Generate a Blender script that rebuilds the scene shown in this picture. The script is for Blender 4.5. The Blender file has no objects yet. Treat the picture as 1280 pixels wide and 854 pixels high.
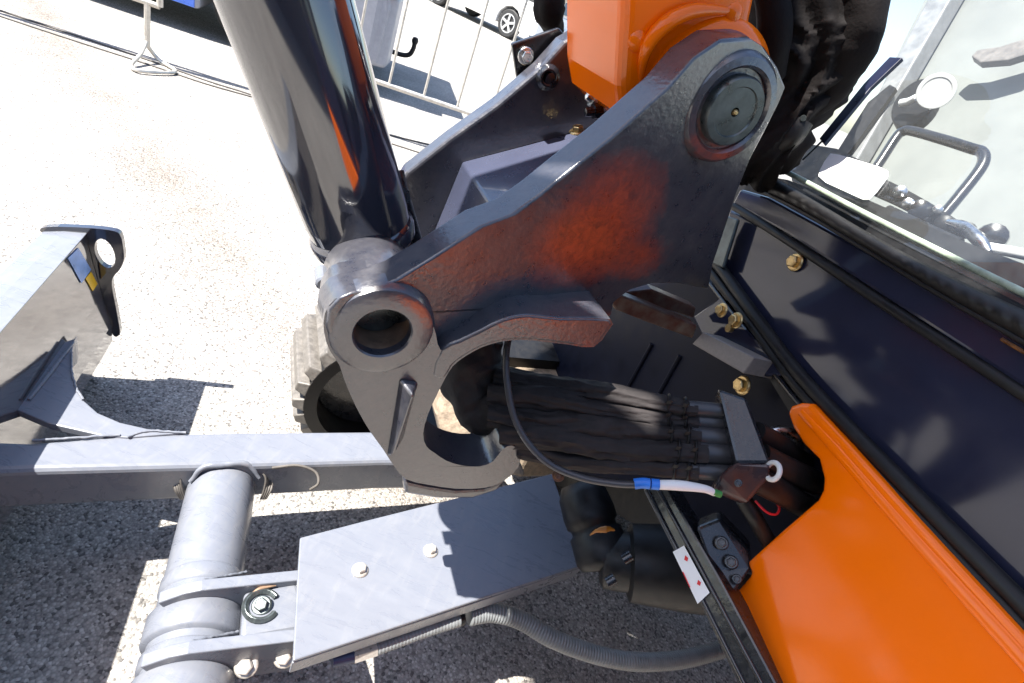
import bpy, bmesh, math, random
from mathutils import Vector, Matrix, noise
from mathutils.geometry import tessellate_polygon
random.seed(7)
S = bpy.context.scene
COL = S.collection
# ------------------------------------------------------------------ camera
FPX, CAMZ = 684.0, 1.05                      # focal length in photo pixels (1280 wide), camera height
CX, CY = 640.0, 427.0
NAD = Vector((180.0 - CX, 1480.0 - CY))      # where verticals converge
DN = NAD.length
PITCH = math.atan2(FPX, DN)
vn = NAD / DN
un = Vector((vn.y, -vn.x))
cp, sp = math.cos(PITCH), math.sin(PITCH)
F3, V3, U3 = Vector((0, cp, -sp)), Vector((0, -sp, -cp)), Vector((1, 0, 0))
CAM = Vector((0, 0, CAMZ))
cd = bpy.data.cameras.new('camera')
cam = bpy.data.objects.new('camera', cd)
COL.objects.link(cam)
cd.sensor_width = 36
cd.lens = FPX / 1280 * 36
cd.clip_start, cd.clip_end = 0.02, 2000
xr = U3 * un.x + V3 * vn.x
yd = U3 * un.y + V3 * vn.y
M = Matrix((xr, -yd, -F3)).transposed().to_4x4()
M.translation = CAM
cam.matrix_world = M
S.camera = cam
# ------------------------------------------------------------------ light
SUN_TO = Vector((0.52, 0.295, -1.0)).normalized()
S.world = bpy.data.worlds.new('World')
S.world.use_nodes = True
wn = S.world.node_tree
sky = wn.nodes.new('ShaderNodeTexSky')
sky.sky_type = 'NISHITA'
sky.sun_disc = False
sky.sun_elevation = math.asin(-SUN_TO.z)
sky.sun_rotation = math.atan2(-SUN_TO.x, -SUN_TO.y)
bg = wn.nodes['Background']
bg.inputs['Strength'].default_value = 0.088
wn.links.new(sky.outputs[0], bg.inputs[0])
sl = bpy.data.lights.new('sun', 'SUN')
sl.energy = 5.0
sl.angle = math.radians(0.5)
sl.color = (1.0, 0.955, 0.89)
so = bpy.data.objects.new('sun', sl)
so.rotation_euler = SUN_TO.to_track_quat('-Z', 'Y').to_euler()
so.location = (-3, -4, 8)
COL.objects.link(so)
S.view_settings.view_transform = 'Standard'
S.view_settings.look = 'None'
S.view_settings.exposure = 1.9
S.view_settings.gamma = 1.0

# ------------------------------------------------------------------ where things stand
def ray(x, y):
    q = Vector((x - CX, y - CY))
    return U3 * q.dot(un) + V3 * q.dot(vn) + F3 * FPX
def on(x, y, P0, n):
    r = ray(x, y)
    return CAM + r * ((P0 - CAM).dot(n) / r.dot(n))
def ZP(x, y, z=0.0): return on(x, y, Vector((0, 0, z)), Vector((0, 0, 1)))
def D(x, y, zc): return CAM + ray(x, y) * (zc / FPX)
def dist(P): return (P - CAM).dot(F3)
PSI = math.radians(32)                        # heading of the machine
FWD = Vector((-math.cos(PSI), -math.sin(PSI), 0))     # forward of the machine
NRM = Vector((math.sin(PSI), -math.cos(PSI), 0))      # out of its left flank, towards the viewer
UP = Vector((0, 0, 1))
r_ = ray(912, 135)
PIN = CAM + r_ * (0.6 / r_.y)
def BR(x, y, d=0.0): return on(x, y, PIN - NRM * d, NRM)      # swing bracket planes (d deeper)
PC = math.radians(24)
NC = Vector((-math.cos(PC), -math.sin(PC), 0))
AC = Vector((-math.sin(PC), math.cos(PC), 0))
PCO = Vector((0.26, 0.85, 0))
def CB(x, y, d=0.0): return on(x, y, PCO + NC * d, NC)        # cab front planes (d further forward)

# ------------------------------------------------------------------ materials
def nodes(name):
    m = bpy.data.materials.new(name)
    m.use_nodes = True
    return m, m.node_tree.nodes, m.node_tree.links, m.node_tree.nodes['Principled BSDF']
def pset(b, **k):
    for a, v in k.items():
        b.inputs[a.replace('_', ' ')].default_value = v
def c4(c): return (c[0], c[1], c[2], 1)
def mat(name, col, rough=0.4, metal=0.0, coat=0.0, spec=0.5, var=0.25, scale=30.0, bump=0.0, bscale=200.0, col2=None, rvar=0.12, ior=1.5):
    m, N, L, b = nodes(name)
    pset(b, Metallic=metal, Coat_Weight=coat, Coat_Roughness=0.06)
    b.inputs['Specular IOR Level'].default_value = spec
    b.inputs['IOR'].default_value = ior
    g = N.new('ShaderNodeNewGeometry')
    nz = N.new('ShaderNodeTexNoise'); nz.inputs['Scale'].default_value = scale; nz.inputs['Detail'].default_value = 6
    nz.inputs['Roughness'].default_value = 0.65
    L.new(g.outputs['Position'], nz.inputs['Vector'])
    rp = N.new('ShaderNodeValToRGB')
    c2 = col2 or tuple(min(1, x * (1 + var)) for x in col)
    c1 = tuple(x * (1 - var) for x in col) if col2 is None else col
    rp.color_ramp.elements[0].position = 0.35; rp.color_ramp.elements[0].color = c4(c1)
    rp.color_ramp.elements[1].position = 0.68; rp.color_ramp.elements[1].color = c4(c2)
    L.new(nz.outputs['Fac'], rp.inputs[0]); L.new(rp.outputs[0], b.inputs['Base Color'])
    mr = N.new('ShaderNodeMapRange')
    mr.inputs['From Min'].default_value = 0.3; mr.inputs['From Max'].default_value = 0.7
    mr.inputs['To Min'].default_value = max(0.02, rough - rvar); mr.inputs['To Max'].default_value = rough + rvar
    L.new(nz.outputs['Fac'], mr.inputs['Value']); L.new(mr.outputs[0], b.inputs['Roughness'])
    if bump > 0:
        n2 = N.new('ShaderNodeTexNoise'); n2.inputs['Scale'].default_value = bscale; n2.inputs['Detail'].default_value = 4
        L.new(g.outputs['Position'], n2.inputs['Vector'])
        bp = N.new('ShaderNodeBump'); bp.inputs['Strength'].default_value = bump; bp.inputs['Distance'].default_value = 0.002
        L.new(n2.outputs['Fac'], bp.inputs['Height']); L.new(bp.outputs[0], b.inputs['Normal'])
        L.new(bp.outputs[0], b.inputs['Coat Normal'])
    return m
def mask_blob(N, L, center, radii, nscale, namp, lo, hi):
    """0..1 mask of an uneven blotch with its own place on the surface"""
    g = N.new('ShaderNodeNewGeometry')
    s = N.new('ShaderNodeVectorMath'); s.operation = 'SUBTRACT'; s.inputs[1].default_value = center
    L.new(g.outputs['Position'], s.inputs[0])
    d = N.new('ShaderNodeVectorMath'); d.operation = 'DIVIDE'; d.inputs[1].default_value = radii
    L.new(s.outputs[0], d.inputs[0])
    ln = N.new('ShaderNodeVectorMath'); ln.operation = 'LENGTH'; L.new(d.outputs[0], ln.inputs[0])
    nz = N.new('ShaderNodeTexNoise'); nz.inputs['Scale'].default_value = nscale; nz.inputs['Detail'].default_value = 8; nz.inputs['Roughness'].default_value = 0.7
    L.new(g.outputs['Position'], nz.inputs['Vector'])
    ml = N.new('ShaderNodeMath'); ml.operation = 'MULTIPLY_ADD'; ml.inputs[1].default_value = namp; ml.inputs[2].default_value = -namp * 0.5
    L.new(nz.outputs['Fac'], ml.inputs[0])
    ad = N.new('ShaderNodeMath'); ad.operation = 'ADD'; L.new(ln.outputs['Value'], ad.inputs[0]); L.new(ml.outputs[0], ad.inputs[1])
    mr = N.new('ShaderNodeMapRange'); mr.inputs['From Min'].default_value = lo; mr.inputs['From Max'].default_value = hi
    mr.inputs['To Min'].default_value = 1; mr.inputs['To Max'].default_value = 0
    L.new(ad.outputs[0], mr.inputs['Value'])
    return mr.outputs[0]

MT = {}
MT['paint'] = mat('grey_paint', (0.050, 0.056, 0.090), 0.26, coat=0.5, var=0.06, scale=14, ior=1.7, rvar=0.06)
MT['panel'] = mat('navy_grey_panel_paint', (0.018, 0.020, 0.040), 0.09, coat=0.0, var=0.1, scale=10, ior=1.52, rvar=0.025)
MT['darkpanel'] = mat('dark_frame_paint', (0.007, 0.008, 0.016), 0.42, var=0.2, scale=20, ior=1.4, spec=0.12)
MT['cylpaint'] = mat('cylinder_paint', (0.020, 0.022, 0.034), 0.09, coat=0.6, var=0.1, scale=8, rvar=0.03, ior=1.95)
MT['frame'] = mat('blade_frame_paint', (0.155, 0.165, 0.192), 0.34, coat=0.2, var=0.05, scale=30, ior=1.55, rvar=0.08)
def frame_mat():
    m, N, L, b = nodes('blade_frame_paint')
    g = N.new('ShaderNodeNewGeometry')
    cur = None
    fac = []
    for sc, lo, hi in (((14, 55, 30), 0.42, 0.72), ((70, 18, 40), 0.5, 0.72), ((160, 160, 160), 0.60, 0.70)):
        vm = N.new('ShaderNodeVectorMath'); vm.operation = 'MULTIPLY'; vm.inputs[1].default_value = sc
        L.new(g.outputs['Position'], vm.inputs[0])
        nz = N.new('ShaderNodeTexNoise'); nz.inputs['Scale'].default_value = 1; nz.inputs['Detail'].default_value = 8; nz.inputs['Roughness'].default_value = 0.7; nz.inputs['Distortion'].default_value = 0.6
        L.new(vm.outputs[0], nz.inputs['Vector'])
        mr = N.new('ShaderNodeMapRange'); mr.inputs['From Min'].default_value = lo; mr.inputs['From Max'].default_value = hi
        L.new(nz.outputs['Fac'], mr.inputs['Value']); fac.append(mr.outputs[0])
    col = None
    for f, c, w in zip(fac, ((0.165, 0.174, 0.194), (0.200, 0.202, 0.208), (0.085, 0.090, 0.112)), (0.5, 0.45, 0.22)):
        mw = N.new('ShaderNodeMath'); mw.operation = 'MULTIPLY'; mw.inputs[1].default_value = w; L.new(f, mw.inputs[0])
        mx = N.new('ShaderNodeMix'); mx.data_type = 'RGBA'
        if col is None: mx.inputs[6].default_value = (0.136, 0.146, 0.172, 1)
        else: L.new(col, mx.inputs[6])
        mx.inputs[7].default_value = c4(c); L.new(mw.outputs[0], mx.inputs[0]); col = mx.outputs[2]
    L.new(col, b.inputs['Base Color'])
    mr = N.new('ShaderNodeMapRange'); mr.inputs['To Min'].default_value = 0.26; mr.inputs['To Max'].default_value = 0.5
    L.new(fac[0], mr.inputs['Value']); L.new(mr.outputs[0], b.inputs['Roughness'])
    pset(b, Coat_Weight=0.15, Coat_Roughness=0.08)
    return m
MT['frame'] = frame_mat()
MT['bladeback'] = mat('polished_blade_paint', (0.06, 0.06, 0.07), 0.10, coat=0.5, var=0.1, scale=20, rvar=0.04, ior=3.0)
MT['black'] = mat('black_plastic', (0.009, 0.009, 0.010), 0.45, var=0.3, scale=60, spec=0.3)
MT['blacksteel'] = mat('black_steel', (0.011, 0.012, 0.016), 0.28, coat=0.4, var=0.3, scale=40, bump=0.15, bscale=90)
MT['rubber'] = mat('black_rubber', (0.011, 0.0105, 0.0105), 0.45, var=0.3, scale=50, bump=0.1, spec=0.3)
MT['fabric'] = mat('black_fabric', (0.027, 0.0235, 0.0235), 0.75, var=0.35, scale=20, bump=0.8, bscale=75, spec=0.2)
MT['wrap'] = mat('black_leathercloth', (0.0085, 0.007, 0.007), 0.8, var=0.3, scale=14, bump=0.25, bscale=300, spec=0.15)
MT['orange'] = mat('orange_paint', (0.98, 0.165, 0.000), 0.13, coat=0.15, var=0.03, scale=6, rvar=0.04, ior=1.4, bump=0.04, bscale=260)
MT['gold'] = mat('zinc_yellow_steel', (0.58, 0.42, 0.20), 0.38, metal=1, var=0.25, scale=120)
MT['steel'] = mat('bright_steel', (0.62, 0.62, 0.62), 0.28, metal=1, var=0.2, scale=90)
MT['zinc'] = mat('zinc_white_bolt', (0.46, 0.43, 0.39), 0.35, metal=0.5, var=0.15, scale=120)
MT['pinsteel'] = mat('oiled_pin_steel', (0.10, 0.115, 0.115), 0.33, metal=0.7, var=0.45, scale=30, bump=0.12, bscale=60)
MT['bushing'] = mat('rusty_tan_bushing', (0.26, 0.17, 0.11), 0.5, metal=0.3, var=0.4, scale=40)
MT['redwasher'] = mat('worn_red_washer', (0.22, 0.045, 0.03), 0.4, var=0.5, scale=30)
MT['grease'] = mat('brown_grease', (0.13, 0.05, 0.010), 0.3, var=0.7, scale=60, bump=0.5, bscale=60)
MT['dusty'] = mat('dusty_iron', (0.23, 0.18, 0.13), 0.65, var=0.35, scale=70, bump=0.6, bscale=160)
MT['lugdust'] = mat('dusty_track_rubber', (0.12, 0.11, 0.098), 0.5, var=0.3, scale=60, bump=0.25)
MT['white'] = mat('white_label', (0.78, 0.78, 0.77), 0.4, var=0.03)
MT['whiteplastic'] = mat('white_plastic', (0.62, 0.62, 0.60), 0.3, var=0.02)
MT['red'] = mat('red_print', (0.65, 0.01, 0.015), 0.4, var=0.05)
MT['blue'] = mat('blue_tape', (0.02, 0.16, 0.60), 0.4, var=0.2)
MT['paleblue'] = mat('pale_blue_sticker', (0.22, 0.36, 0.66), 0.35, var=0.2, scale=40)
MT['yellow'] = mat('yellow_sticker', (0.75, 0.45, 0.01), 0.35, var=0.1)
MT['green'] = mat('green_tape', (0.05, 0.30, 0.08), 0.4)
MT['conduit'] = mat('grey_conduit_plastic', (0.15, 0.16, 0.165), 0.4, var=0.2, scale=30)
MT['galv'] = mat('galvanised_tube', (0.52, 0.49, 0.44), 0.4, metal=0.55, var=0.15, scale=40)
MT['vanblue'] = mat('blue_car_paint', (0.050, 0.15, 0.62), 0.3, coat=0.8, var=0.05)
MT['silver'] = mat('silver_bumper', (0.26, 0.27, 0.31), 0.4, var=0.08)
MT['carwhite'] = mat('white_car_paint', (0.75, 0.75, 0.74), 0.3, coat=0.8, var=0.03)
MT['tyre'] = mat('tyre_rubber', (0.02, 0.02, 0.02), 0.7)
MT['rim'] = mat('alloy_rim', (0.60, 0.60, 0.60), 0.35, metal=0.8)
MT['lamp'] = mat('red_lamp_lens', (0.55, 0.015, 0.01), 0.15, coat=1)
MT['darkglass'] = mat('tinted_glass', (0.02, 0.022, 0.025), 0.05, coat=1, rvar=0.02)
MT['trim'] = mat('pale_cab_trim', (0.135, 0.145, 0.134), 0.6, var=0.10, scale=8)
MT['greenedge'] = mat('green_glass_edge', (0.30, 0.36, 0.28), 0.25, var=0.3, scale=40)
MT['cable'] = mat('grey_black_cable', (0.045, 0.045, 0.05), 0.35, var=0.1)
MT['dirtwire'] = mat('dirty_wire', (0.10, 0.09, 0.08), 0.6)

def bracket_mat():
    m, N, L, b = nodes('cast_bracket_paint')
    pset(b, Coat_Weight=0.6, Coat_Roughness=0.10, IOR=1.75)
    g = N.new('ShaderNodeNewGeometry')
    nz = N.new('ShaderNodeTexNoise'); nz.inputs['Scale'].default_value = 45; nz.inputs['Detail'].default_value = 8; nz.inputs['Roughness'].default_value = 0.75
    L.new(g.outputs['Position'], nz.inputs['Vector'])
    r1 = N.new('ShaderNodeValToRGB')
    r1.color_ramp.elements[0].position = 0.35; r1.color_ramp.elements[0].color = (0.026, 0.028, 0.040, 1)
    r1.color_ramp.elements[1].position = 0.75; r1.color_ramp.elements[1].color = (0.066, 0.064, 0.070, 1)
    L.new(nz.outputs['Fac'], r1.inputs[0])
    nf = N.new('ShaderNodeTexNoise'); nf.inputs['Scale'].default_value = 85; nf.inputs['Detail'].default_value = 9; nf.inputs['Roughness'].default_value = 0.75; nf.inputs['Distortion'].default_value = 0.8
    L.new(g.outputs['Position'], nf.inputs['Vector'])
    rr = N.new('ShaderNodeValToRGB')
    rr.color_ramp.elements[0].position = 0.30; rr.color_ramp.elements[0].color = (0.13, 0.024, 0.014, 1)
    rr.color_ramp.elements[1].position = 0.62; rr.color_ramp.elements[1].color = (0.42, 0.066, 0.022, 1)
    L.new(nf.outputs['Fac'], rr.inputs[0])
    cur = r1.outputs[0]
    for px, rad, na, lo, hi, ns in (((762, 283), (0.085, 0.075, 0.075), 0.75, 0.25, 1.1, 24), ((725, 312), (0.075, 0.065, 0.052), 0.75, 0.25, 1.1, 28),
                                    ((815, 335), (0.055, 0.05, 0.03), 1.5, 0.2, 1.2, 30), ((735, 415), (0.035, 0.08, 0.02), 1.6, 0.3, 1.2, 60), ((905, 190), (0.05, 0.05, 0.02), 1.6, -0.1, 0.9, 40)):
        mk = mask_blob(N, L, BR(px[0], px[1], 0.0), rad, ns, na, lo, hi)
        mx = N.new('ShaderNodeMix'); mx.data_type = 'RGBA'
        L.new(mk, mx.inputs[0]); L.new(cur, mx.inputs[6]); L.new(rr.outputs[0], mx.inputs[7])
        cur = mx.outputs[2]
    L.new(cur, b.inputs['Base Color'])
    mr = N.new('ShaderNodeMapRange'); mr.inputs['To Min'].default_value = 0.18; mr.inputs['To Max'].default_value = 0.42
    L.new(nz.outputs['Fac'], mr.inputs['Value']); L.new(mr.outputs[0], b.inputs['Roughness'])
    n2 = N.new('ShaderNodeTexNoise'); n2.inputs['Scale'].default_value = 190; n2.inputs['Detail'].default_value = 5
    L.new(g.outputs['Position'], n2.inputs['Vector'])
    n3 = N.new('ShaderNodeTexNoise'); n3.inputs['Scale'].default_value = 28; n3.inputs['Detail'].default_value = 3
    L.new(g.outputs['Position'], n3.inputs['Vector'])
    ad = N.new('ShaderNodeMath'); ad.operation = 'MULTIPLY_ADD'; ad.inputs[1].default_value = 0.9
    L.new(n3.outputs['Fac'], ad.inputs[0]); L.new(n2.outputs['Fac'], ad.inputs[2])
    bp = N.new('ShaderNodeBump'); bp.inputs['Strength'].default_value = 0.30; bp.inputs['Distance'].default_value = 0.0014
    L.new(ad.outputs[0], bp.inputs['Height']); L.new(bp.outputs[0], b.inputs['Normal']); L.new(bp.outputs[0], b.inputs['Coat Normal'])
    return m
MT['bracket'] = bracket_mat()

def ground_mat():
    m, N, L, b = nodes('pale_asphalt')
    g = N.new('ShaderNodeNewGeometry')
    v = N.new('ShaderNodeTexVoronoi'); v.inputs['Scale'].default_value = 215
    L.new(g.outputs['Position'], v.inputs['Vector'])
    sx = N.new('ShaderNodeSeparateColor'); L.new(v.outputs['Color'], sx.inputs[0])
    r = N.new('ShaderNodeValToRGB'); e = r.color_ramp.elements
    e[0].position = 0.0; e[0].color = (0.09, 0.086, 0.082, 1)
    e[1].position = 1.0; e[1].color = (0.50, 0.475, 0.44, 1)
    for p, c in ((0.18, (0.22, 0.208, 0.194)), (0.55, (0.32, 0.302, 0.278)), (0.85, (0.37, 0.35, 0.32))):
        q = e.new(p); q.color = c4(c)
    L.new(sx.outputs[0], r.inputs[0])
    # darker joints between the stones
    dk = N.new('ShaderNodeMapRange'); dk.inputs['From Min'].default_value = 0.25; dk.inputs['From Max'].default_value = 0.75
    dk.inputs['To Min'].default_value = 1.0; dk.inputs['To Max'].default_value = 0.72
    L.new(v.outputs['Distance'], dk.inputs['Value'])
    nb = N.new('ShaderNodeTexNoise'); nb.inputs['Scale'].default_value = 2.3; nb.inputs['Detail'].default_value = 5
    L.new(g.outputs['Position'], nb.inputs['Vector'])
    mb = N.new('ShaderNodeMapRange'); mb.inputs['From Min'].default_value = 0.3; mb.inputs['From Max'].default_value = 0.7
    mb.inputs['To Min'].default_value = 0.92; mb.inputs['To Max'].default_value = 1.22
    L.new(nb.outputs['Fac'], mb.inputs['Value'])
    m1 = N.new('ShaderNodeMath'); m1.operation = 'MULTIPLY'; L.new(dk.outputs[0], m1.inputs[0]); L.new(mb.outputs[0], m1.inputs[1])
    sc = N.new('ShaderNodeVectorMath'); sc.operation = 'SCALE'
    L.new(r.outputs[0], sc.inputs[0]); L.new(m1.outputs[0], sc.inputs['Scale'])
    # worn tan wheel track across the lot
    a_, b_ = ZP(85, 60), ZP(350, 400)
    t = (b_ - a_).normalized(); nn = Vector((-t.y, t.x, 0))
    dt = N.new('ShaderNodeVectorMath'); dt.operation = 'DOT_PRODUCT'; dt.inputs[1].default_value = nn
    L.new(g.outputs['Position'], dt.inputs[0])
    sb = N.new('ShaderNodeMath'); sb.operation = 'SUBTRACT'; sb.inputs[1].default_value = a_.dot(nn); L.new(dt.outputs['Value'], sb.inputs[0])
    ab = N.new('ShaderNodeMath'); ab.operation = 'ABSOLUTE'; L.new(sb.outputs[0], ab.inputs[0])
    wv = N.new('ShaderNodeMath'); wv.operation = 'MULTIPLY_ADD'; wv.inputs[1].default_value = 0.35; L.new(nb.outputs['Fac'], wv.inputs[0]); L.new(ab.outputs[0], wv.inputs[2])
    tr = N.new('ShaderNodeMapRange'); tr.inputs['From Min'].default_value = 0.14; tr.inputs['From Max'].default_value = 0.42
    tr.inputs['To Min'].default_value = 0.55; tr.inputs['To Max'].default_value = 0.0
    L.new(wv.outputs[0], tr.inputs['Value'])
    mx = N.new('ShaderNodeMix'); mx.data_type = 'RGBA'; mx.blend_type = 'MULTIPLY'
    mx.inputs[7].default_value = (0.50, 0.43, 0.37, 1)
    L.new(tr.outputs[0], mx.inputs[0]); L.new(sc.outputs[0], mx.inputs[6])
    L.new(mx.outputs[2], b.inputs['Base Color'])
    b.inputs['Roughness'].default_value = 0.8
    b.inputs['Specular IOR Level'].default_value = 0.3
    bp = N.new('ShaderNodeBump'); bp.inputs['Strength'].default_value = 0.7; bp.inputs['Distance'].default_value = 0.003; bp.invert = True
    L.new(v.outputs['Distance'], bp.inputs['Height']); L.new(bp.outputs[0], b.inputs['Normal'])
    return m
MT['ground'] = ground_mat()

def glass_mat():
    m = bpy.data.materials.new('windshield_glass'); m.use_nodes = True
    N, L = m.node_tree.nodes, m.node_tree.links
    N.remove(N['Principled BSDF'])
    tr = N.new('ShaderNodeBsdfTransparent'); tr.inputs[0].default_value = (0.94, 0.95, 0.95, 1)
    gl = N.new('ShaderNodeBsdfGlossy'); gl.inputs['Roughness'].default_value = 0.01
    fr = N.new('ShaderNodeFresnel'); fr.inputs['IOR'].default_value = 1.6
    mx = N.new('ShaderNodeMixShader')
    gg = N.new('ShaderNodeNewGeometry'); iv = N.new('ShaderNodeMath'); iv.operation = 'SUBTRACT'; iv.inputs[0].default_value = 1
    L.new(gg.outputs['Backfacing'], iv.inputs[1]); ml = N.new('ShaderNodeMath'); ml.operation = 'MULTIPLY'; L.new(fr.outputs[0], ml.inputs[0]); L.new(iv.outputs[0], ml.inputs[1])
    L.new(ml.outputs[0], mx.inputs[0]); L.new(tr.outputs[0], mx.inputs[1]); L.new(gl.outputs[0], mx.inputs[2])
    df = N.new('ShaderNodeBsdfDiffuse'); df.inputs[0].default_value = (0.75, 0.77, 0.78, 1)      # thin dust film, put in as a pale veil to whiten the glass
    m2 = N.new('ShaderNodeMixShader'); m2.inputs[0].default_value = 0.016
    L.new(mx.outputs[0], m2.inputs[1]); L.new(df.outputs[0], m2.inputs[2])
    L.new(m2.outputs[0], N['Material Output'].inputs['Surface'])
    return m
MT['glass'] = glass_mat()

# ------------------------------------------------------------------ mesh helpers
def link(name, me, m, parent=None, smooth=False, bevel=0.0, seg=2, angle=35):
    o = bpy.data.objects.new(name, me)
    COL.objects.link(o)
    if m is not None:
        me.materials.append(MT[m] if isinstance(m, str) else m)
    if smooth:
        for p in me.polygons: p.use_smooth = True
        try: me.set_sharp_from_angle(angle=math.radians(angle))
        except Exception: pass
    if bevel > 0:
        b = o.modifiers.new('bevel', 'BEVEL'); b.width = bevel; b.segments = seg
        b.limit_method = 'ANGLE'; b.angle_limit = math.radians(40); b.harden_normals = False
    if parent is not None:
        o.parent = parent
        o.matrix_parent_inverse = WINV[parent.name] if parent.name in WINV else Matrix.Identity(4)
    return o
WINV = {}
def empty(name, loc, label=None, cat=None, group=None):
    o = bpy.data.objects.new(name, None); COL.objects.link(o)
    o.location = loc
    o.empty_display_size = 0.1
    WINV[o.name] = Matrix.Translation(-Vector(loc))
    tag(o, label, cat, group)
    return o
def tag(o, label=None, cat=None, group=None, kind=None):
    if label: o['label'] = label
    if cat: o['category'] = cat
    if group: o['group'] = group
    if kind: o['kind'] = kind
    return o
def bm_to(name, bm, m, parent=None, smooth=False, bevel=0.0, seg=2, angle=35):
    bmesh.ops.recalc_face_normals(bm, faces=bm.faces)
    me = bpy.data.meshes.new(name); bm.to_mesh(me); bm.free()
    return link(name, me, m, parent, smooth, bevel, seg, angle)
def smooth_loop(pts, n=4, closed=True):
    """Catmull-Rom through the points"""
    out = []
    N_ = len(pts)
    rng = range(N_) if closed else range(N_ - 1)
    for i in rng:
        if closed: p0, p1, p2, p3 = pts[i - 1], pts[i], pts[(i + 1) % N_], pts[(i + 2) % N_]
        else:
            p1, p2 = pts[i], pts[i + 1]
            p0 = pts[i - 1] if i else p1 * 2 - p2
            p3 = pts[i + 2] if i + 2 < N_ else p2 * 2 - p1
        for k in range(n):
            t = k / n
            out.append(0.5 * ((2 * p1) + (p2 - p0) * t + (2 * p0 - 5 * p1 + 4 * p2 - p3) * t * t + (3 * p1 - p0 - 3 * p2 + p3) * t ** 3))
    if not closed: out.append(pts[-1].copy())
    return out
def add_prism(bm, pts, vec, holes=()):
    loops = [list(pts)] + [list(h) for h in holes]
    flat = [p for l in loops for p in l]
    if holes:
        tris = tessellate_polygon(loops)
    else:
        tris = [tuple(range(len(flat)))]
    a = [bm.verts.new(p) for p in flat]
    b = [bm.verts.new(p + vec) for p in flat]
    for t in tris:
        try:
            bm.faces.new([a[i] for i in t]); bm.faces.new([b[i] for i in reversed(t)])
        except ValueError: pass
    k = 0
    for l in loops:
        n = len(l)
        for i in range(n):
            j = (i + 1) % n
            bm.faces.new((a[k + i], a[k + j], b[k + j], b[k + i]))
        k += n
def prism(name, pts, vec, m, parent=None, holes=(), bevel=0.0, seg=2, smooth=False):
    bm = bmesh.new(); add_prism(bm, pts, vec, holes)
    o = bm_to(name, bm, m, parent, False, bevel, seg)
    if smooth:                               # rounded casting edges: smooth shading that keeps the flats flat
        for p in o.data.polygons: p.use_smooth = True
        o.modifiers['bevel'].harden_normals = True
    return o
def basis(n):
    n = n.normalized()
    a = Vector((0, 0, 1)) if abs(n.z) < 0.9 else Vector((1, 0, 0))
    x = a.cross(n).normalized()
    return x, n.cross(x), n
def add_lathe(bm, c, axis, prof, seg=32):
    """prof: list of (height along axis, radius)"""
    x, y, n = basis(axis)
    rings = []
    for h, r in prof:
        if r <= 1e-6: rings.append([bm.verts.new(c + n * h)])
        else: rings.append([bm.verts.new(c + n * h + (x * math.cos(2 * math.pi * i / seg) + y * math.sin(2 * math.pi * i / seg)) * r) for i in range(seg)])
    for A, B in zip(rings, rings[1:]):
        for i in range(seg):
            j = (i + 1) % seg
            if len(A) == 1 and len(B) == 1: continue
            if len(A) == 1: bm.faces.new((A[0], B[j], B[i]))
            elif len(B) == 1: bm.faces.new((A[i], A[j], B[0]))
            else: bm.faces.new((A[i], A[j], B[j], B[i]))
def lathe(name, c, axis, prof, m, parent=None, seg=32, bevel=0.0, angle=35):
    bm = bmesh.new(); add_lathe(bm, c, axis, prof, seg)
    return bm_to(name, bm, m, parent, True, bevel, 2, angle)
def add_tube(bm, path, rad, seg=12, caps=True, flat=1.0):
    n = len(path)
    rads = [rad] * n if not hasattr(rad, '__len__') else list(rad)
    x = None
    rings = []
    for i, p in enumerate(path):
        t = (path[min(i + 1, n - 1)] - path[max(i - 1, 0)]).normalized()
        if x is None: x, y, _ = basis(t)
        else:
            x = (x - t * x.dot(t)).normalized(); y = t.cross(x)
        rings.append([bm.verts.new(p + (x * math.cos(2 * math.pi * k / seg) + y * math.sin(2 * math.pi * k / seg) * flat) * rads[i]) for k in range(seg)])
    for A, B in zip(rings, rings[1:]):
        for k in range(seg):
            j = (k + 1) % seg
            bm.faces.new((A[k], A[j], B[j], B[k]))
    if caps:
        bm.faces.new(list(reversed(rings[0]))); bm.faces.new(rings[-1])
    return rings
def tube(name, ctrl, rad, m, parent=None, seg=12, n=6, caps=True, disp=None, angle=50):
    path = smooth_loop(list(ctrl), n, False) if n > 1 and len(ctrl) > 2 else list(ctrl)
    if hasattr(rad, '__len__'):
        k = len(path) - 1
        rr = []
        for i in range(len(path)):
            f = i / k * (len(rad) - 1); a = int(min(f, len(rad) - 2)); rr.append(rad[a] + (rad[a + 1] - rad[a]) * (f - a))
        rad = rr
    bm = bmesh.new(); add_tube(bm, path, rad, seg, caps)
    if disp:
        for v in bm.verts: v.co += disp(v.co)
    return bm_to(name, bm, m, parent, True, 0, 2, angle)
def add_box(bm, c, ax, ay, az):
    """box about c with half-extent vectors"""
    vs = [bm.verts.new(c + ax * i + ay * j + az * k) for i in (-1, 1) for j in (-1, 1) for k in (-1, 1)]
    for f in ((0, 1, 3, 2), (4, 6, 7, 5), (0, 4, 5, 1), (2, 3, 7, 6), (0, 2, 6, 4), (1, 5, 7, 3)):
        bm.faces.new([vs[i] for i in f])
def box(name, c, ax, ay, az, m, parent=None, bevel=0.0, seg=2):
    bm = bmesh.new(); add_box(bm, c, ax, ay, az)
    return bm_to(name, bm, m, parent, False, bevel, seg)
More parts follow.
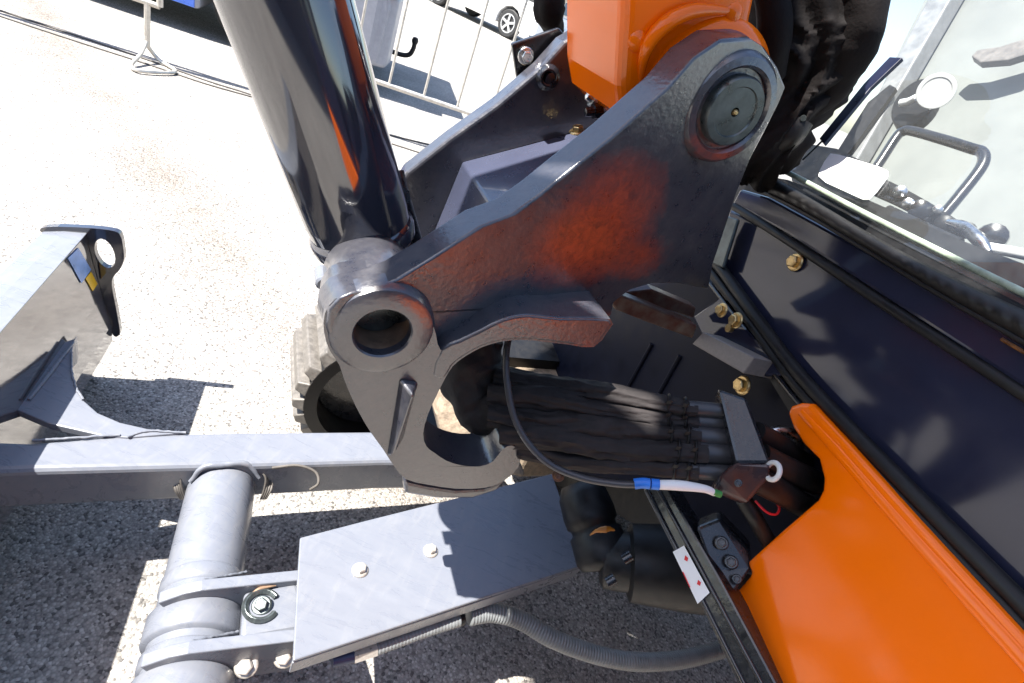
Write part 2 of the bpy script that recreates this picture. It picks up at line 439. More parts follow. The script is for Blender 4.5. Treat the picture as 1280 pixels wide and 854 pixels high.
def bolt(pos, n, r, m, parent, name='bolt', rot=0.3):
    """flanged hexagon head"""
    bm = bmesh.new()
    add_lathe(bm, pos, n, [(0, 0), (0, r), (r * 0.12, r), (r * 0.26, r * 0.86), (r * 0.26, 0)], 24)
    x, y, z = basis(n)
    a = [bm.verts.new(pos + z * r * 0.2 + (x * math.cos(rot + k * math.pi / 3) + y * math.sin(rot + k * math.pi / 3)) * r * 0.68) for k in range(6)]
    b = [bm.verts.new(v.co + z * r * 0.52) for v in a]
    c = [bm.verts.new(pos + z * r * 0.8 + (v.co - pos - z * r * 0.2) * 0.8) for v in a]
    for A, B in ((a, b), (b, c)):
        for k in range(6): bm.faces.new((A[k], A[(k + 1) % 6], B[(k + 1) % 6], B[k]))
    bm.faces.new(c)
    add_lathe(bm, pos + z * r * 0.8, n, [(0.0002, r * 0.42), (0.0002, r * 0.36), (-r * 0.06, r * 0.3), (-r * 0.06, 0)], 12)
    return bm_to(name, bm, m, parent, False, r * 0.04, 1)
def circle(c, axis, r, n=32):
    x, y, z = basis(axis)
    return [c + (x * math.cos(2 * math.pi * k / n) + y * math.sin(2 * math.pi * k / n)) * r for k in range(n)]
def PX(fn, pts, *a): return [fn(x, y, *a) for x, y in pts]
def wrinkle(amp, scale, seed=0.0):
    def f(co):
        q = co * scale + Vector((seed, seed * 1.7, -seed))
        r = 1 - abs(noise.noise(q)) * 2.2
        return noise.noise_vector(q * 0.7) * amp * 0.9 + Vector((noise.noise(q * 2.1), noise.noise(q * 2.1 + Vector((5, 5, 5))), noise.noise(q * 2.1 - Vector((5, 5, 5))))) * amp * 0.45 * r
    return f

# ================================================================== SETTING
bm = bmesh.new()
R0 = 900
vs = [bm.verts.new((x, y, 0)) for x, y in ((-R0, -R0), (R0, -R0), (R0, R0), (-R0, R0))]
bm.faces.new(vs)
tag(bm_to('ground', bm, 'ground'), kind='structure')

# unseen block added behind the viewer to darken reflections and bounced light
BLOCKER = empty('unseen_light_blocker', (1.0, -3.2, 0), 'unseen dark grey block added behind the viewer to cut light and reflections', 'light blocker')
MT['blocker_wall'] = mat('blocker_dark_grey', (0.045, 0.045, 0.048), 0.6, var=0.15, scale=3)
MT['blocker_roof'] = mat('blocker_roof_grey', (0.06, 0.06, 0.06), 0.7)
prism('wall', [Vector((-5, -2.7, 0)), Vector((9, -2.7, 0)), Vector((9, -2.7, 2.4)), Vector((-5, -2.7, 2.4))], Vector((0, -6, 0)), 'blocker_wall', BLOCKER)
prism('roof', [Vector((-5.2, -2.5, 2.41)), Vector((9.2, -2.5, 2.41)), Vector((9.2, -8.9, 2.41)), Vector((-5.2, -8.9, 2.41))], Vector((0, 0, 0.18)), 'blocker_roof', BLOCKER, bevel=0.02)
for k in range(5):
    prism('blocker_pane', [Vector((-3.6 + 2.4 * k, -2.69, 1.0)), Vector((-2.2 + 2.4 * k, -2.69, 1.0)), Vector((-2.2 + 2.4 * k, -2.69, 1.9)), Vector((-3.6 + 2.4 * k, -2.69, 1.9))], Vector((0, -0.03, 0)), 'darkglass', BLOCKER)

# ================================================================== EXCAVATOR
EX = empty('mini_excavator', (PIN.x - 0.05, PIN.y + 0.25, 0),
           'dark grey and orange mini excavator with its swing bracket, cab front and dozer blade', 'excavator')

# ---------------- swing bracket
HD0 = -0.045
T0 = -NRM       # deeper into the picture, away from the left flank
near_out = [(902, 49), (937, 47), (957, 60), (973, 84), (983, 109), (975, 128), (957, 164), (939, 198), (922, 240), (905, 292), (892, 330), (886, 362),
            (868, 359), (850, 355), (815, 355), (788, 363), (768, 378), (764, 396), (700, 402), (640, 412), (585, 442), (548, 470), (520, 478), (475, 472), (436, 455), (415, 432), (408, 410), (411, 388),
            (424, 373), (440, 366), (455, 365), (496, 350), (537, 325), (600, 284), (640, 269), (676, 243), (703, 221), (766, 171), (836, 109), (868, 72)]
ND = 0.022
TL = math.radians(11.6)
NP = Vector((math.sin(PSI + TL), -math.cos(PSI + TL), 0))
def PL(x, y): return on(x, y, BR(905, 135, ND), NP)      # the cheek toes out a little towards the cylinder pin
print('plate at boss', (BR(440, 400, HD0) - PL(440, 400)).dot(NRM), (PL(905, 135) - PIN).dot(NRM))
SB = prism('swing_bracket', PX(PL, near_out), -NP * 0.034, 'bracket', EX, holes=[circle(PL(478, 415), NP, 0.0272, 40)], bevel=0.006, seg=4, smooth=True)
hook_out = [(763, 399), (760, 414), (742, 434), (712, 431), (685, 428), (655, 425), (628, 427), (603, 434), (581, 446), (566, 458), (556, 474), (546, 494), (535, 518), (529, 542),
            (533, 558), (543, 566), (558, 576), (578, 582), (600, 583), (616, 577), (628, 562), (640, 557), (650, 566), (648, 584), (630, 601), (606, 610), (570, 611), (535, 606), (507, 599), (492, 582),
            (479, 562), (463, 540), (450, 518), (440, 498), (430, 474), (424, 456), (412, 438), (405, 415), (406, 392), (420, 373), (445, 366), (480, 364),
            (512, 372), (535, 392), (545, 418), (551, 438), (575, 426), (600, 414), (629, 400), (660, 394), (700, 398)]
HD = -0.045
HC = BR(478, 415, HD)
hook = smooth_loop([BR(x, y, HD) for x, y in hook_out], 2)
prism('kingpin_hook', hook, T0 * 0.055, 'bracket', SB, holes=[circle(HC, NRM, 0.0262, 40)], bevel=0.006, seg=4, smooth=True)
arm_out = [p for p in hook_out if p[0] > 552 and p[1] < 480]
arm_out = [(763, 399), (760, 414), (742, 434), (712, 431), (685, 428), (655, 425), (628, 427), (603, 434), (581, 446), (566, 458), (556, 474), (540, 470), (551, 438), (575, 426), (600, 414), (629, 400), (660, 394), (700, 398)]
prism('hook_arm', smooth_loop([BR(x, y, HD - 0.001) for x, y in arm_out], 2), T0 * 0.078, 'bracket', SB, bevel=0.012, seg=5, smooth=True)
# lower lip behind the hook
lip = [(530, 545), (545, 572), (575, 590), (610, 590), (642, 572), (650, 590), (632, 608), (600, 622), (545, 622), (506, 616), (500, 590)]
lip2 = [(505, 602), (535, 609), (570, 614), (606, 612), (634, 600), (622, 614), (590, 624), (545, 624), (506, 618)]
prism('hook_lip', [BR(x, y, -0.002) for x, y in lip2], T0 * 0.022, 'bracket', SB, bevel=0.005)
# raised boss round the cylinder-pin hole
lathe('pin_boss', HC, NRM, [(0.0, 0.026), (0.002, 0.026), (0.0035, 0.0275), (0.0035, 0.043), (0.002, 0.0465), (-0.003, 0.0495), (-0.02, 0.0505)], 'bracket', SB, 48)
lathe('pin_sleeve', HC, NRM, [(-0.008, 0.0261), (-0.30, 0.0263)], 'bushing', SB, 48)
lathe('cylinder_pin', HC - NRM * 0.034, NRM, [(0, 0), (0, 0.024), (-0.004, 0.0258), (-0.22, 0.0258)], 'pinsteel', SB, 40)
lathe('pin_bolt', HC - NRM * 0.034 + UP * 0.011, NRM, [(0, 0.004), (0.005, 0.0035), (0.005, 0)], 'gold', SB, 6)
lathe('boss_tube', HC + T0 * 0.03, T0, [(0, 0.044), (0.004, 0.046), (0.075, 0.046), (0.082, 0.042), (0.082, 0)], 'bracket', SB, 40)
# stiffening rib on the lower limb
RB = HD - 0.001
bm = bmesh.new()
r0, r1, r2, r3 = BR(500, 474, RB), BR(523, 478, RB), BR(503, 552, RB), BR(484, 572, RB)
t0, t1 = BR(512, 478, RB) + NRM * 0.02, BR(490, 566, RB) + NRM * 0.006
va = [bm.verts.new(p) for p in (r0, r1, r2, r3, t0, t1)]
for f in ((0, 4, 5, 3), (4, 1, 2, 5), (0, 1, 4), (3, 5, 2)): bm.faces.new([va[i] for i in f])
bm_to('limb_rib', bm, 'bracket', SB, False, 0.004, 3)
# boom pin with its raised collar
PB = BR(908, 135, ND)
lathe('pin_collar', PB, NRM, [(-0.005, 0.055), (0.006, 0.053), (0.011, 0.049), (0.012, 0.042), (0.009, 0.039), (0.006, 0.0385), (0.006, 0.028)], 'bracket', SB, 56)
lathe('boom_pin', PB, NRM, [(-0.01, 0.0335), (0.013, 0.0335), (0.016, 0.0315), (0.016, 0.024), (0.0145, 0.023), (0.0145, 0.0045), (0.010, 0.003), (0.010, 0)], 'pinsteel', SB, 56)
lathe('grease_nipple', PB, NRM, [(0.009, 0.0032), (0.0155, 0.0028), (0.017, 0.0016), (0.017, 0)], 'gold', SB, 12)
# far cheek of the bracket
far_out = [(509, 215), (562, 173), (622, 130), (676, 84), (705, 52), (760, 20), (800, 30), (830, 70), (800, 140), (745, 190), (700, 240), (640, 300), (560, 335), (500, 340), (455, 345), (430, 330), (440, 300), (480, 260)]
FARD = 0.235
FC = prism('far_cheek', [BR(x, y, FARD) for x, y in far_out], T0 * 0.03, 'bracket', SB, bevel=0.005, seg=3)
gw = prism('step_bracket', [BR(x, y, FARD + 0.04) for x, y in ((640, 55), (655, 50), (699, 35), (720, 60), (648, 108))], T0 * 0.008, 'blacksteel', SB, bevel=0.002)
bolt(BR(657, 70, FARD + 0.038), NRM, 0.011, 'steel', gw)
bm = bmesh.new()
for k in range(4):
    add_tube(bm, circle(BR(685, 97, FARD - 0.002 - 0.0035 * k), NRM, 0.013 - 0.0012 * k, 20) + [circle(BR(685, 97, FARD - 0.002 - 0.0035 * k), NRM, 0.013 - 0.0012 * k, 20)[0]], 0.0028, 8, False)
add_lathe(bm, BR(685, 97, FARD), NRM, [(0, 0.012), (0.014, 0.009), (0.016, 0)], 16)
bm_to('rubber_grommet', bm, 'blacksteel', FC, True)
# folded web plate between the cheeks
wp = [BR(x, y, FARD) for x, y in ((520, 345), (543, 300), (581, 206), (660, 186), (745, 163), (800, 150))]
bm = bmesh.new()
va = [bm.verts.new(p) for p in wp]; vb = [bm.verts.new(p + NRM * (FARD - 0.034)) for p in wp]
for i in range(len(wp) - 1): bm.faces.new((va[i], va[i + 1], vb[i + 1], vb[i]))
WB = bm_to('web_plate', bm, 'paint', SB)
sm = WB.modifiers.new('thick', 'SOLIDIFY'); sm.thickness = 0.012; sm.offset = 0
bv = WB.modifiers.new('bevel', 'BEVEL'); bv.width = 0.003; bv.segments = 2
bolt(BR(722, 166, 0.19), (UP + FWD * 0.4).normalized(), 0.011, 'gold', WB)
# weld seam along the inside of the near cheek
random.seed(3)
# ---------------- boom
BT0, BT1 = 0.062, 0.205
boom_out = [(805, 172), (778, 146), (774, 110), (777, 50), (779, 20), (780, -40), (782, -120), (965, -130), (955, -60), (947, 0), (938, 45), (945, 90), (945, 130), (930, 165), (895, 185), (850, 185)]
bp_ = [BR(x, y, BT0) for x, y in boom_out]
top_a, top_b = bp_[6], bp_[7]
axis_up = ((bp_[6] - bp_[4]).normalized() + (bp_[7] - bp_[9]).normalized()).normalized()
axis_up = (axis_up - NRM * axis_up.dot(NRM)).normalized()
ext = [top_a + axis_up * 0.35, top_a + axis_up * 0.75 + FWD * 0.05, top_b + axis_up * 0.72 + FWD * 0.02, top_b + axis_up * 0.33]
bp_ = bp_[:7] + ext + bp_[7:]
BOOM = prism('boom', bp_, T0 * (BT1 - BT0), 'orange', EX, bevel=0.012, seg=4)
# cast foot of the boom: collar and shoulders
PBB = BR(880, 128, BT0)
lathe('boom_foot_collar', PBB, NRM, [(-0.02, 0.084), (0.0, 0.080), (0.008, 0.071), (0.011, 0.066), (0.020, 0.062), (0.020, 0.02)], 'orange', BOOM, 56, angle=60)
lathe('thrust_washer', BR(878, 122, BT0 - 0.012), NRM, [(0, 0.03), (0, 0.062), (0.008, 0.064), (0.012, 0.062), (0.012, 0.03)], 'redwasher', BOOM, 56)
for (x, y) in ((797, 52), (917, 17)):
    lathe('weld_knob', BR(x, y, BT0), NRM, [(-0.004, 0.011), (0.001, 0.0095), (0.003, 0.006), (0.004, 0)], 'orange', BOOM, 20, angle=70)
tube('casting_rib', [BR(800, 100, BT0 + .002), BR(808, 60, BT0 - 0.004), BR(832, 30, BT0 - 0.005), BR(868, 14, BT0 - 0.004), BR(915, 14, BT0 + .002)], [0.003, 0.007, 0.008, 0.007, 0.003], 'orange', BOOM, 14)
lathe('grease_fitting', BR(745, 128, 0.17), (FWD + UP * .2), [(0, 0.008), (0.008, 0.008), (0.008, 0.005), (0.016, 0.004), (0.018, 0)], 'steel', BOOM, 8)
lathe('grease_fitting', BR(751, 138, 0.15), (FWD - UP * .4), [(0, 0.009), (0.01, 0.009), (0.01, 0.006), (0.02, 0.005), (0.022, 0)], 'blacksteel', BOOM, 8)
# unseen, added for their shade: upper boom, dipper arm and a flat sheet
gt = (ext[1] + ext[2]) / 2 + T0 * 0.075
elbow = gt + axis_up * 0.45 + FWD * 0.25
def beam_between(name, a, b, w, h, m, parent, side=NRM, bevel=0.01):
    ax = (b - a); t = ax.normalized(); s = (side - t * side.dot(t)).normalized(); u = t.cross(s)
    return box(name, (a + b) / 2, ax / 2, s * w / 2, u * h / 2, m, parent, bevel)
beam_between('upper_boom', gt - axis_up * 0.1, elbow, 0.15, 0.2, 'orange', BOOM)
SHADE_Z = 2.40
sheet_c = Vector((-0.25, -0.15, SHADE_Z))
beam_between('dipper_arm', elbow + Vector((0.03, 0.02, 0.05)), sheet_c + Vector((0.1, 0.05, 0.35)), 0.13, 0.16, 'orange', EX)
def up_sun(P): return P - SUN_TO * ((P.z - SHADE_Z) / SUN_TO.z)
cz = 0.285
bo = [up_sun(P) for P in (CB(948, 238, 0.02), CB(880, 345, -0.03), CB(700, 395, -0.03), CB(660, 560, -0.03))] + [Vector((-0.74, 0.37, SHADE_Z)), Vector((-0.645, 0.24, SHADE_Z))]  # outline cast back towards the sun from the spots to be shaded
bo += [up_sun(P) for P in (D(812, 600, 0.70), ZP(665, 700, 0), ZP(660, 900, 0), ZP(900, 1000, 0.1), CB(1420, 1000, 0.05), CB(1420, 505, 0.02), CB(1100, 324, 0.02))]
prism('shade_sheet', bo, Vector((0.0, 0.0, 0.02)), 'blacksteel', EX, bevel=0.003)  # unseen sheet added to shade the cab front and the ground

# ---------------- boom lift cylinder
ca, cb = D(453, 290, 0.60), D(358, 0, 0.457)
cax = (cb - ca).normalized()
LC = lathe('lift_cylinder', ca, cax, [(-0.004, 0.0), (-0.004, 0.052), (0.0, 0.0535), (0.02, 0.0545), (0.024, 0.055), (0.9, 0.055), (0.9, 0)], 'cylpaint', EX, 72)
lathe('end_ring', ca, cax, [(-0.012, 0.045), (-0.010, 0.056), (0.002, 0.0575), (0.007, 0.0555), (0.009, 0.054)], 'cylpaint', LC, 64, angle=60)
lathe('end_cap', ca - cax * 0.012, cax, [(0, 0.05), (-0.012, 0.047), (-0.022, 0.036), (-0.06, 0.034), (-0.06, 0)], 'blacksteel', LC, 48)
bm = bmesh.new()
for k in range(26):
    th = k / 26 * 2 * math.pi
    x, y, z = basis(cax)
    add_lathe(bm, ca - cax * (0.020 + random.uniform(0, 0.004)) + (x * math.cos(th) + y * math.sin(th)) * 0.043, (x * math.cos(th) + y * math.sin(th)), [(-0.004, 0.008), (0.004, 0.006), (0.006, 0)], 8)
bm_to('grease_smear', bm, 'grease', LC, True)
tag(LC.children[-1], kind='stuff')
# port pipe running down the far side of the barrel
tube('port_pipe', [D(494, 215, 0.62), D(499, 236, 0.625), D(512, 280, 0.65), D(522, 318, 0.67)], 0.010, 'blacksteel', LC, 14)
lathe('port_fitting', D(500, 246, 0.615), (CAM - D(500, 246, .615)), [(0, 0.012), (0.01, 0.012), (0.01, 0.008), (0.014, 0.006), (0.014, 0)], 'blacksteel', LC, 8)
lathe('keeper_lug', D(404, 352, 0.56), NRM, [(-0.02, 0.008), (0.004, 0.008), (0.006, 0.006), (0.006, 0)], 'frame', SB, 24)

# ---------------- cloth-wrapped hoses behind the boom
def cloth_tube(name, ctrl, rads, parent, amp, sc, seg=64, n=28, seed=0, m='wrap'):
    path = smooth_loop(ctrl, n, False)
    k = len(path) - 1
    rr = []
    for i in range(len(path)):
        f = i / k * (len(rads) - 1); a = int(min(f, len(rads) - 2)); rr.append(rads[a] + (rads[a + 1] - rads[a]) * (f - a))
    bm = bmesh.new()
    rings = add_tube(bm, path, rr, seg, True)
    for i, rg in enumerate(rings):
        for v in rg:
            out = (v.co - path[i]); ln = out.length; out.normalize()
            q = v.co
            th = math.atan2(out.dot(V3), out.dot(U3))
            t_ = i / len(rings)
            w = noise.noise(Vector((t_ * 3.0, seed, 0))) * 1.6
            c = Vector((math.cos(th + w) * 1.6, math.sin(th + w) * 1.6, t_ * 2.6 + seed))
            f = 1 - 2.3 * abs(noise.noise(c))
            g = 1 - 2.4 * abs(noise.noise(Vector((c.x * 2.0, c.y * 2.0, t_ * 5 - seed))))
            h_ = 1 - 2.4 * abs(noise.noise(Vector((c.x * 3.6, c.y * 2.6, t_ * 11 + seed))))
            v.co += out * amp * (f * 0.9 + g * 0.5 + h_ * 0.22 - 0.75)
    o = bm_to(name, bm, m, parent, True, 0, 2, 80)
    q = o.modifiers.new('smooth', 'SMOOTH'); q.factor = 0.5; q.iterations = 5
    return o
HB = cloth_tube('cloth_hose_wrap', [D(1050, -120, 0.66), D(1010, -20, 0.68), D(1000, 60, 0.70), D(985, 120, 0.72), D(962, 180, 0.74), D(930, 215, 0.78)],
                [0.075, 0.085, 0.078, 0.062, 0.045, 0.035], EX, 0.016, 15, seg=96, n=40, seed=2.0)
tube('hose', [D(960, -30, 0.60), D(968, 40, 0.62), D(962, 95, 0.66)], 0.018, 'wrap', HB, 16, disp=wrinkle(0.003, 40))
tube('hose', [D(1075, -60, 0.60), D(1080, 10, 0.62), D(1064, 60, 0.645), D(1040, 110, 0.68), D(1000, 150, 0.71)], [0.020, 0.026, 0.026, 0.02, 0.012], 'wrap', HB, 24, n=10, disp=wrinkle(0.006, 30))
tube('hose', [D(1000, 150, 0.69), D(985, 172, 0.70), D(955, 190, 0.73)], 0.017, 'rubber', HB, 16)
lathe('hose_clip', D(1004, 148, 0.675), (CAM - D(1004, 148, .675)), [(0, 0.004), (0.003, 0.0035), (0.003, 0)], 'pinsteel', HB, 10)
cloth_tube('hose_wrap', [D(700, -60, 0.74), D(688, -10, 0.75), D(686, 18, 0.76), D(694, 44, 0.79)], [0.022, 0.022, 0.02, 0.012], EX, 0.006, 30, 24, 12, 5)

# ---------------- dark front frame of the house, behind the hoses
FF = prism('front_frame', [CB(x, y, -0.03) for x, y in ((690, 395), (800, 345), (900, 345), (1030, 520), (1040, 620), (940, 720), (880, 700), (830, 610), (700, 590), (655, 560), (640, 450))], -NC * 0.05, 'darkpanel', EX, bevel=0.004)
prism('frame_box', [CB(x, y, -0.09) for x, y in ((640, 380), (880, 330), (880, 255), (925, 215), (985, 225), (990, 300), (1060, 540), (1040, 660), (960, 760), (880, 740), (800, 660), (735, 620), (640, 590))], -NC * 0.35, 'black', FF)
tube('frame_rib', [CB(815, 430, -0.028), CB(765, 520, -0.028)], 0.004, 'darkpanel', FF, 8, 1)
tube('frame_rib', [CB(850, 445, -0.028), CB(800, 535, -0.028)], 0.004, 'darkpanel', FF, 8, 1)
bolt(CB(929, 482, 0.0), NC, 0.0145, 'gold', FF)
bp2 = prism('stop_plate', [CB(x, y, 0.012) for x, y in ((866, 396), (900, 372), (958, 440), (985, 470), (940, 470), (880, 425))], -NC * 0.04, 'panel', FF, bevel=0.003)
prism('stop_block', [CB(x, y, 0.045) for x, y in ((865, 430), (879, 415), (943, 447), (929, 467))], -NC * 0.05, mat('machined_grey', (0.20, 0.18, 0.17), 0.5, var=0.12, scale=200), FF, bevel=0.0015)
bolt(CB(903, 388, 0.03), NC, 0.011, 'gold', bp2)
bolt(CB(921, 401, 0.03), NC, 0.012, 'gold', bp2)
lathe('copper_cap', CB(914, 411, 0.03), NC, [(0, 0.006), (0.006, 0.006), (0.007, 0)], 'gold', bp2, 12)
MT['lever_reflect'] = mat('lever_painted_reflections', (0.10, 0.03, 0.02), 0.4, col2=(0.16, 0.12, 0.09), scale=45)  # red and tan reflections put into the lever's colour
LV = prism('stop_lever', [BR(x, y, 0.075) for x, y in ((758, 372), (778, 370), (815, 384), (872, 408), (866, 424), (805, 402), (770, 388))], T0 * 0.02, 'lever_reflect', EX, bevel=0.003)
prism('lever_pad', [BR(x, y, 0.10) for x, y in ((782, 366), (815, 362), (870, 385), (868, 398), (810, 380))], T0 * 0.02, 'lever_reflect', LV, bevel=0.002)
CLIP = prism('latch_clip', [CB(x, y, 0.02) for x, y in ((887, 328), (899, 290), (909, 270), (922, 274), (914, 300), (903, 335))], -NC * 0.006, 'pinsteel', EX, bevel=0.002)

# ---------------- hose bundle through the bracket
HBN = cloth_tube('hose_bundle', [D(604, 418, 0.71), D(592, 450, 0.72), D(600, 490, 0.735), D(640, 520, 0.73), D(690, 530, 0.73)], [0.035, 0.042, 0.046, 0.045, 0.03], EX, 0.010, 22, 48, 16, 9, 'fabric')
ends = [((893, 512), (0.655)), ((893, 527), (0.662)), ((896, 546), (0.655)), ((905, 566), (0.65)), ((895, 589), (0.645))]
starts = [((620, 468), 0.70), ((612, 490), 0.69), ((612, 515), 0.685), ((628, 540), 0.685), ((650, 558), 0.69)]
mids = [(760, 492), (755, 510), (760, 532), (770, 556), (780, 578)]
sl_r = [0.0115, 0.0135, 0.0150, 0.0165, 0.0125]
TIES = ((815, 0.0), (848, 1))
def fabric_sleeve(ctrl, rads, parent, seed):
    path = smooth_loop(ctrl, 40, False); k = len(path) - 1; seg = 48
    rr = []
    for i in range(len(path)):
        f = i / k * (len(rads) - 1); a = int(min(f, len(rads) - 2)); rr.append(rads[a] + (rads[a + 1] - rads[a]) * (f - a))
    bm = bmesh.new(); rings = add_tube(bm, path, rr, seg, True, 0.8)
    L_ = 0.0
    for i, rg in enumerate(rings):
        if i: L_ += (path[i] - path[i - 1]).length
        for q, v in enumerate(rg):
            th = q / seg * 2 * math.pi
            c = Vector((math.cos(th) * 1.3, math.sin(th) * 1.3, L_ * 9 + seed))
            c2 = Vector((math.cos(th) * 2.6, math.sin(th) * 2.6, L_ * 30 - seed))
            fold = (1 - 2.4 * abs(noise.noise(c))) * 0.20 + (1 - 2.6 * abs(noise.noise(c2))) * 0.10 + noise.noise(c2 * 2.3) * 0.05
            v.co += (v.co - path[i]) * (fold - 0.12)
    return bm_to('fabric_sleeve', bm, 'fabric', parent, True, 0, 2, 80)
for i, ((e_, ez), (s_, sz), md) in enumerate(zip(ends, starts, mids)):
    pe, ps, pm = D(e_[0] - 22, e_[1], ez), D(s_[0], s_[1], sz), D(md[0], md[1], (ez + sz) / 2 - 0.005)
    sl = fabric_sleeve([ps, (ps + pm) / 2 + Vector((0, 0, 0.004 * ((i % 2) * 2 - 1))), pm, (pm + pe) / 2, pe], [sl_r[i] * 1.25, sl_r[i] * 1.35, sl_r[i] * 1.2, sl_r[i] * 1.05, sl_r[i] * 0.9], HBN, i * 7.3)
    tube('hose_end', [pe * 1.0 + (pm - pe) * 0.1, D(e_[0] + 25, e_[1] + 3, ez)], sl_r[i] * 0.80, 'cable', HBN, 16, 1)
    for f in (0.68, 0.86):
        c = pm + (pe - pm) * f
        t = (pe - pm).normalized()
        cr = circle(c, t, sl_r[i] * 1.02, 20)
        tube('cable_tie', cr + [cr[0]], 0.0016, 'black', HBN, 6, 1)
        box('tie_buckle', c + (CAM - c).normalized() * sl_r[i] * 1.05 + UP * 0.003, t * 0.003, (CAM - c).normalized() * 0.002, UP * 0.003, 'black', HBN, 0.0005)
# clamp bracket
cq0, cq1, cq3 = D(897, 485, .652), D(934, 498, .642), D(920, 580, .612)
cqn = (cq1 - cq0).cross(cq3 - cq0).normalized()
CBK = prism('hose_clamp_bracket', [cq0, cq1, on(965, 580, cq0, cqn), cq3], D(897, 485, .652) * 0 + Vector((0.014, 0.028, -0.026)), 'blacksteel', EX, bevel=0.004)
MT['rustpanel'] = mat('scraped_panel_paint', (0.018, 0.018, 0.026), 0.3, col2=(0.085, 0.026, 0.017), scale=28)
prism('clamp_foot', [D(x, y, z) for x, y, z in ((920, 578, .610), (964, 580, .599), (962, 597, .600), (934, 630, .612), (891, 611, .626), (900, 594, .622))], Vector((0.010, 0.022, -0.02)), 'rustpanel', CBK, bevel=0.004)
bolt(D(923, 604, 0.606), (CAM - D(923, 604, .606)).normalized(), 0.0045, 'blacksteel', CBK)
lathe('clamp_bolt', D(918, 520, 0.64), (CAM - D(918, 520, .64)), [(0, 0.003), (0.002, 0.003), (0.002, 0)], 'steel', CBK, 8)
rg = circle(D(966, 589, 0.60), (D(1000, 600, .62) - D(940, 580, .60)), 0.0095, 24)
tube('white_ring', rg + [rg[0]], 0.0030, 'whiteplastic', CBK, 8, 1)
# hoses from the clamp into the house
for pts, r in ((((945, 540, .64), (975, 556, .66), (1010, 580, .70), (1060, 600, .78)), 0.0125), (((950, 570, .63), (985, 588, .64), (1020, 603, .68), (1070, 622, .76)), 0.0155),
               (((940, 597, .62), (970, 612, .63), (1005, 632, .67), (1060, 660, .74)), 0.0150), (((935, 550, .66), (985, 572, .69), (1040, 605, .75)), 0.012)):
    tube('house_hose', [D(*p) for p in pts], r, 'rubber', HBN, 18)
tube('house_hose', [D(930, 625, .66), D(945, 650, .66), D(962, 680, .68), D(985, 720, .72)], 0.010, 'rubber', HBN, 14)
rp = [D(944, 626, .645), D(958, 640, .64), D(970, 643, .64), D(974, 634, .645), D(966, 624, .655)]
tube('red_wire', rp, 0.0014, 'red', HBN, 6)
tube('steel_pipe', [D(950, 545, .69), D(975, 538, .69), D(995, 545, .69), D(1000, 560, .70)], 0.006, 'steel', HBN, 10)
# sensor cable with tapes
CAB = tube('sensor_cable', [D(640, 405, .66), D(633, 440, .65), D(634, 478, .645), D(643, 522, .645), D(662, 556, .645), D(690, 582, .645), D(730, 598, .64), D(772, 605, .632), D(800, 606, .625)], 0.0042, 'cable', HBN, 12, 10)
tube('blue_tape', [D(793, 605, .622), D(803, 604, .621), D(812, 605, .620)], 0.0062, 'blue', HBN, 14)
tube('blue_tape', [D(814, 605, .620), D(824, 606, .619)], 0.0062, 'blue', HBN, 14, 1)
tube('white_tape', [D(823, 606, .620), D(850, 607, .617), D(880, 611, .616), D(893, 616, .618)], [0.0055, 0.006, 0.0045, 0.004], 'white', HBN, 14)
tube('green_tape', [D(891, 615, .617), D(900, 618, .62)], 0.004, 'green', HBN, 10, 1)

# ---------------- cab front
CF = prism('cab_front_panel', [CB(x, y, 0.0) for x, y in ((912, 262), (984, 300), (1290, 500), (1420, 590), (1500, 900), (1290, 800), (1000, 498), (893, 350))], -NC * 0.03, 'panel', EX, bevel=0.003)
prism('upper_panel', [CB(x, y, 0.006) for x, y in ((925, 236), (960, 246), (1100, 322), (1300, 435), (1420, 510), (1420, 570), (1290, 492), (986, 294), (915, 255))], -NC * 0.03, 'panel', CF, bevel=0.004)
tube('groove_seal', [CB(x, y, 0.003) for x, y in ((918, 258), (984, 300), (1130, 396), (1288, 498), (1420, 588))], 0.006, 'black', CF, 10, 8)
bolt(CB(995, 328, 0.002), NC, 0.0125, 'gold', CF)
lathe('panel_screw', CB(1112, 383, 0.002), NC, [(0, 0.004), (0.002, 0.003), (0.002, 0)], 'steel', CF, 10)
lathe('panel_screw', CB(1016, 318, 0.002), NC, [(0, 0.004), (0.002, 0.003), (0.002, 0)], 'blacksteel', CF, 10)
# ribbed rubber gasket under the windscreen: a flat band, puckered along its length
bm = bmesh.new()
glo = smooth_loop([CB(x, y, 0.010) for x, y in ((945, 236), (1000, 262), (1100, 322), (1180, 370), (1290, 432), (1400, 495))], 40, False)
ghi = smooth_loop([CB(x, y, 0.010) for x, y in ((950, 212), (1010, 246), (1100, 299), (1180, 341), (1290, 392), (1400, 442))], 40, False)
rows = []
for i, (a, b) in enumerate(zip(glo, ghi)):
    row = []
    for k in range(9):
        t = k / 8
        p = a.lerp(b, t)
        h = 0.011 * math.sin(math.pi * min(1, t * 1.02)) ** 0.6
        h += 0.0016 * math.sin(i * 0.85 + 2.5 * noise.noise(p * 25)) * math.sin(math.pi * t) * max(0.0, 0.4 + noise.noise(p * 9))
        row.append(bm.verts.new(p + NC * h))
    rows.append(row)
for A, B in zip(rows, rows[1:]):
    for k in range(8): bm.faces.new((A[k], A[k + 1], B[k + 1], B[k]))
GK = bm_to('windscreen_gasket', bm, MT['rubber'], CF, True, 0, 2, 80)
sm = GK.modifiers.new('thick', 'SOLIDIFY'); sm.thickness = 0.006
tube('gasket_lip', [p + NC * 0.003 for p in glo[::8]], 0.003, 'black', CF, 8)
tube('seam_rust', [CB(1252, 424, 0.010), CB(1290, 446, 0.010)], 0.0018, 'grease', CF, 6)
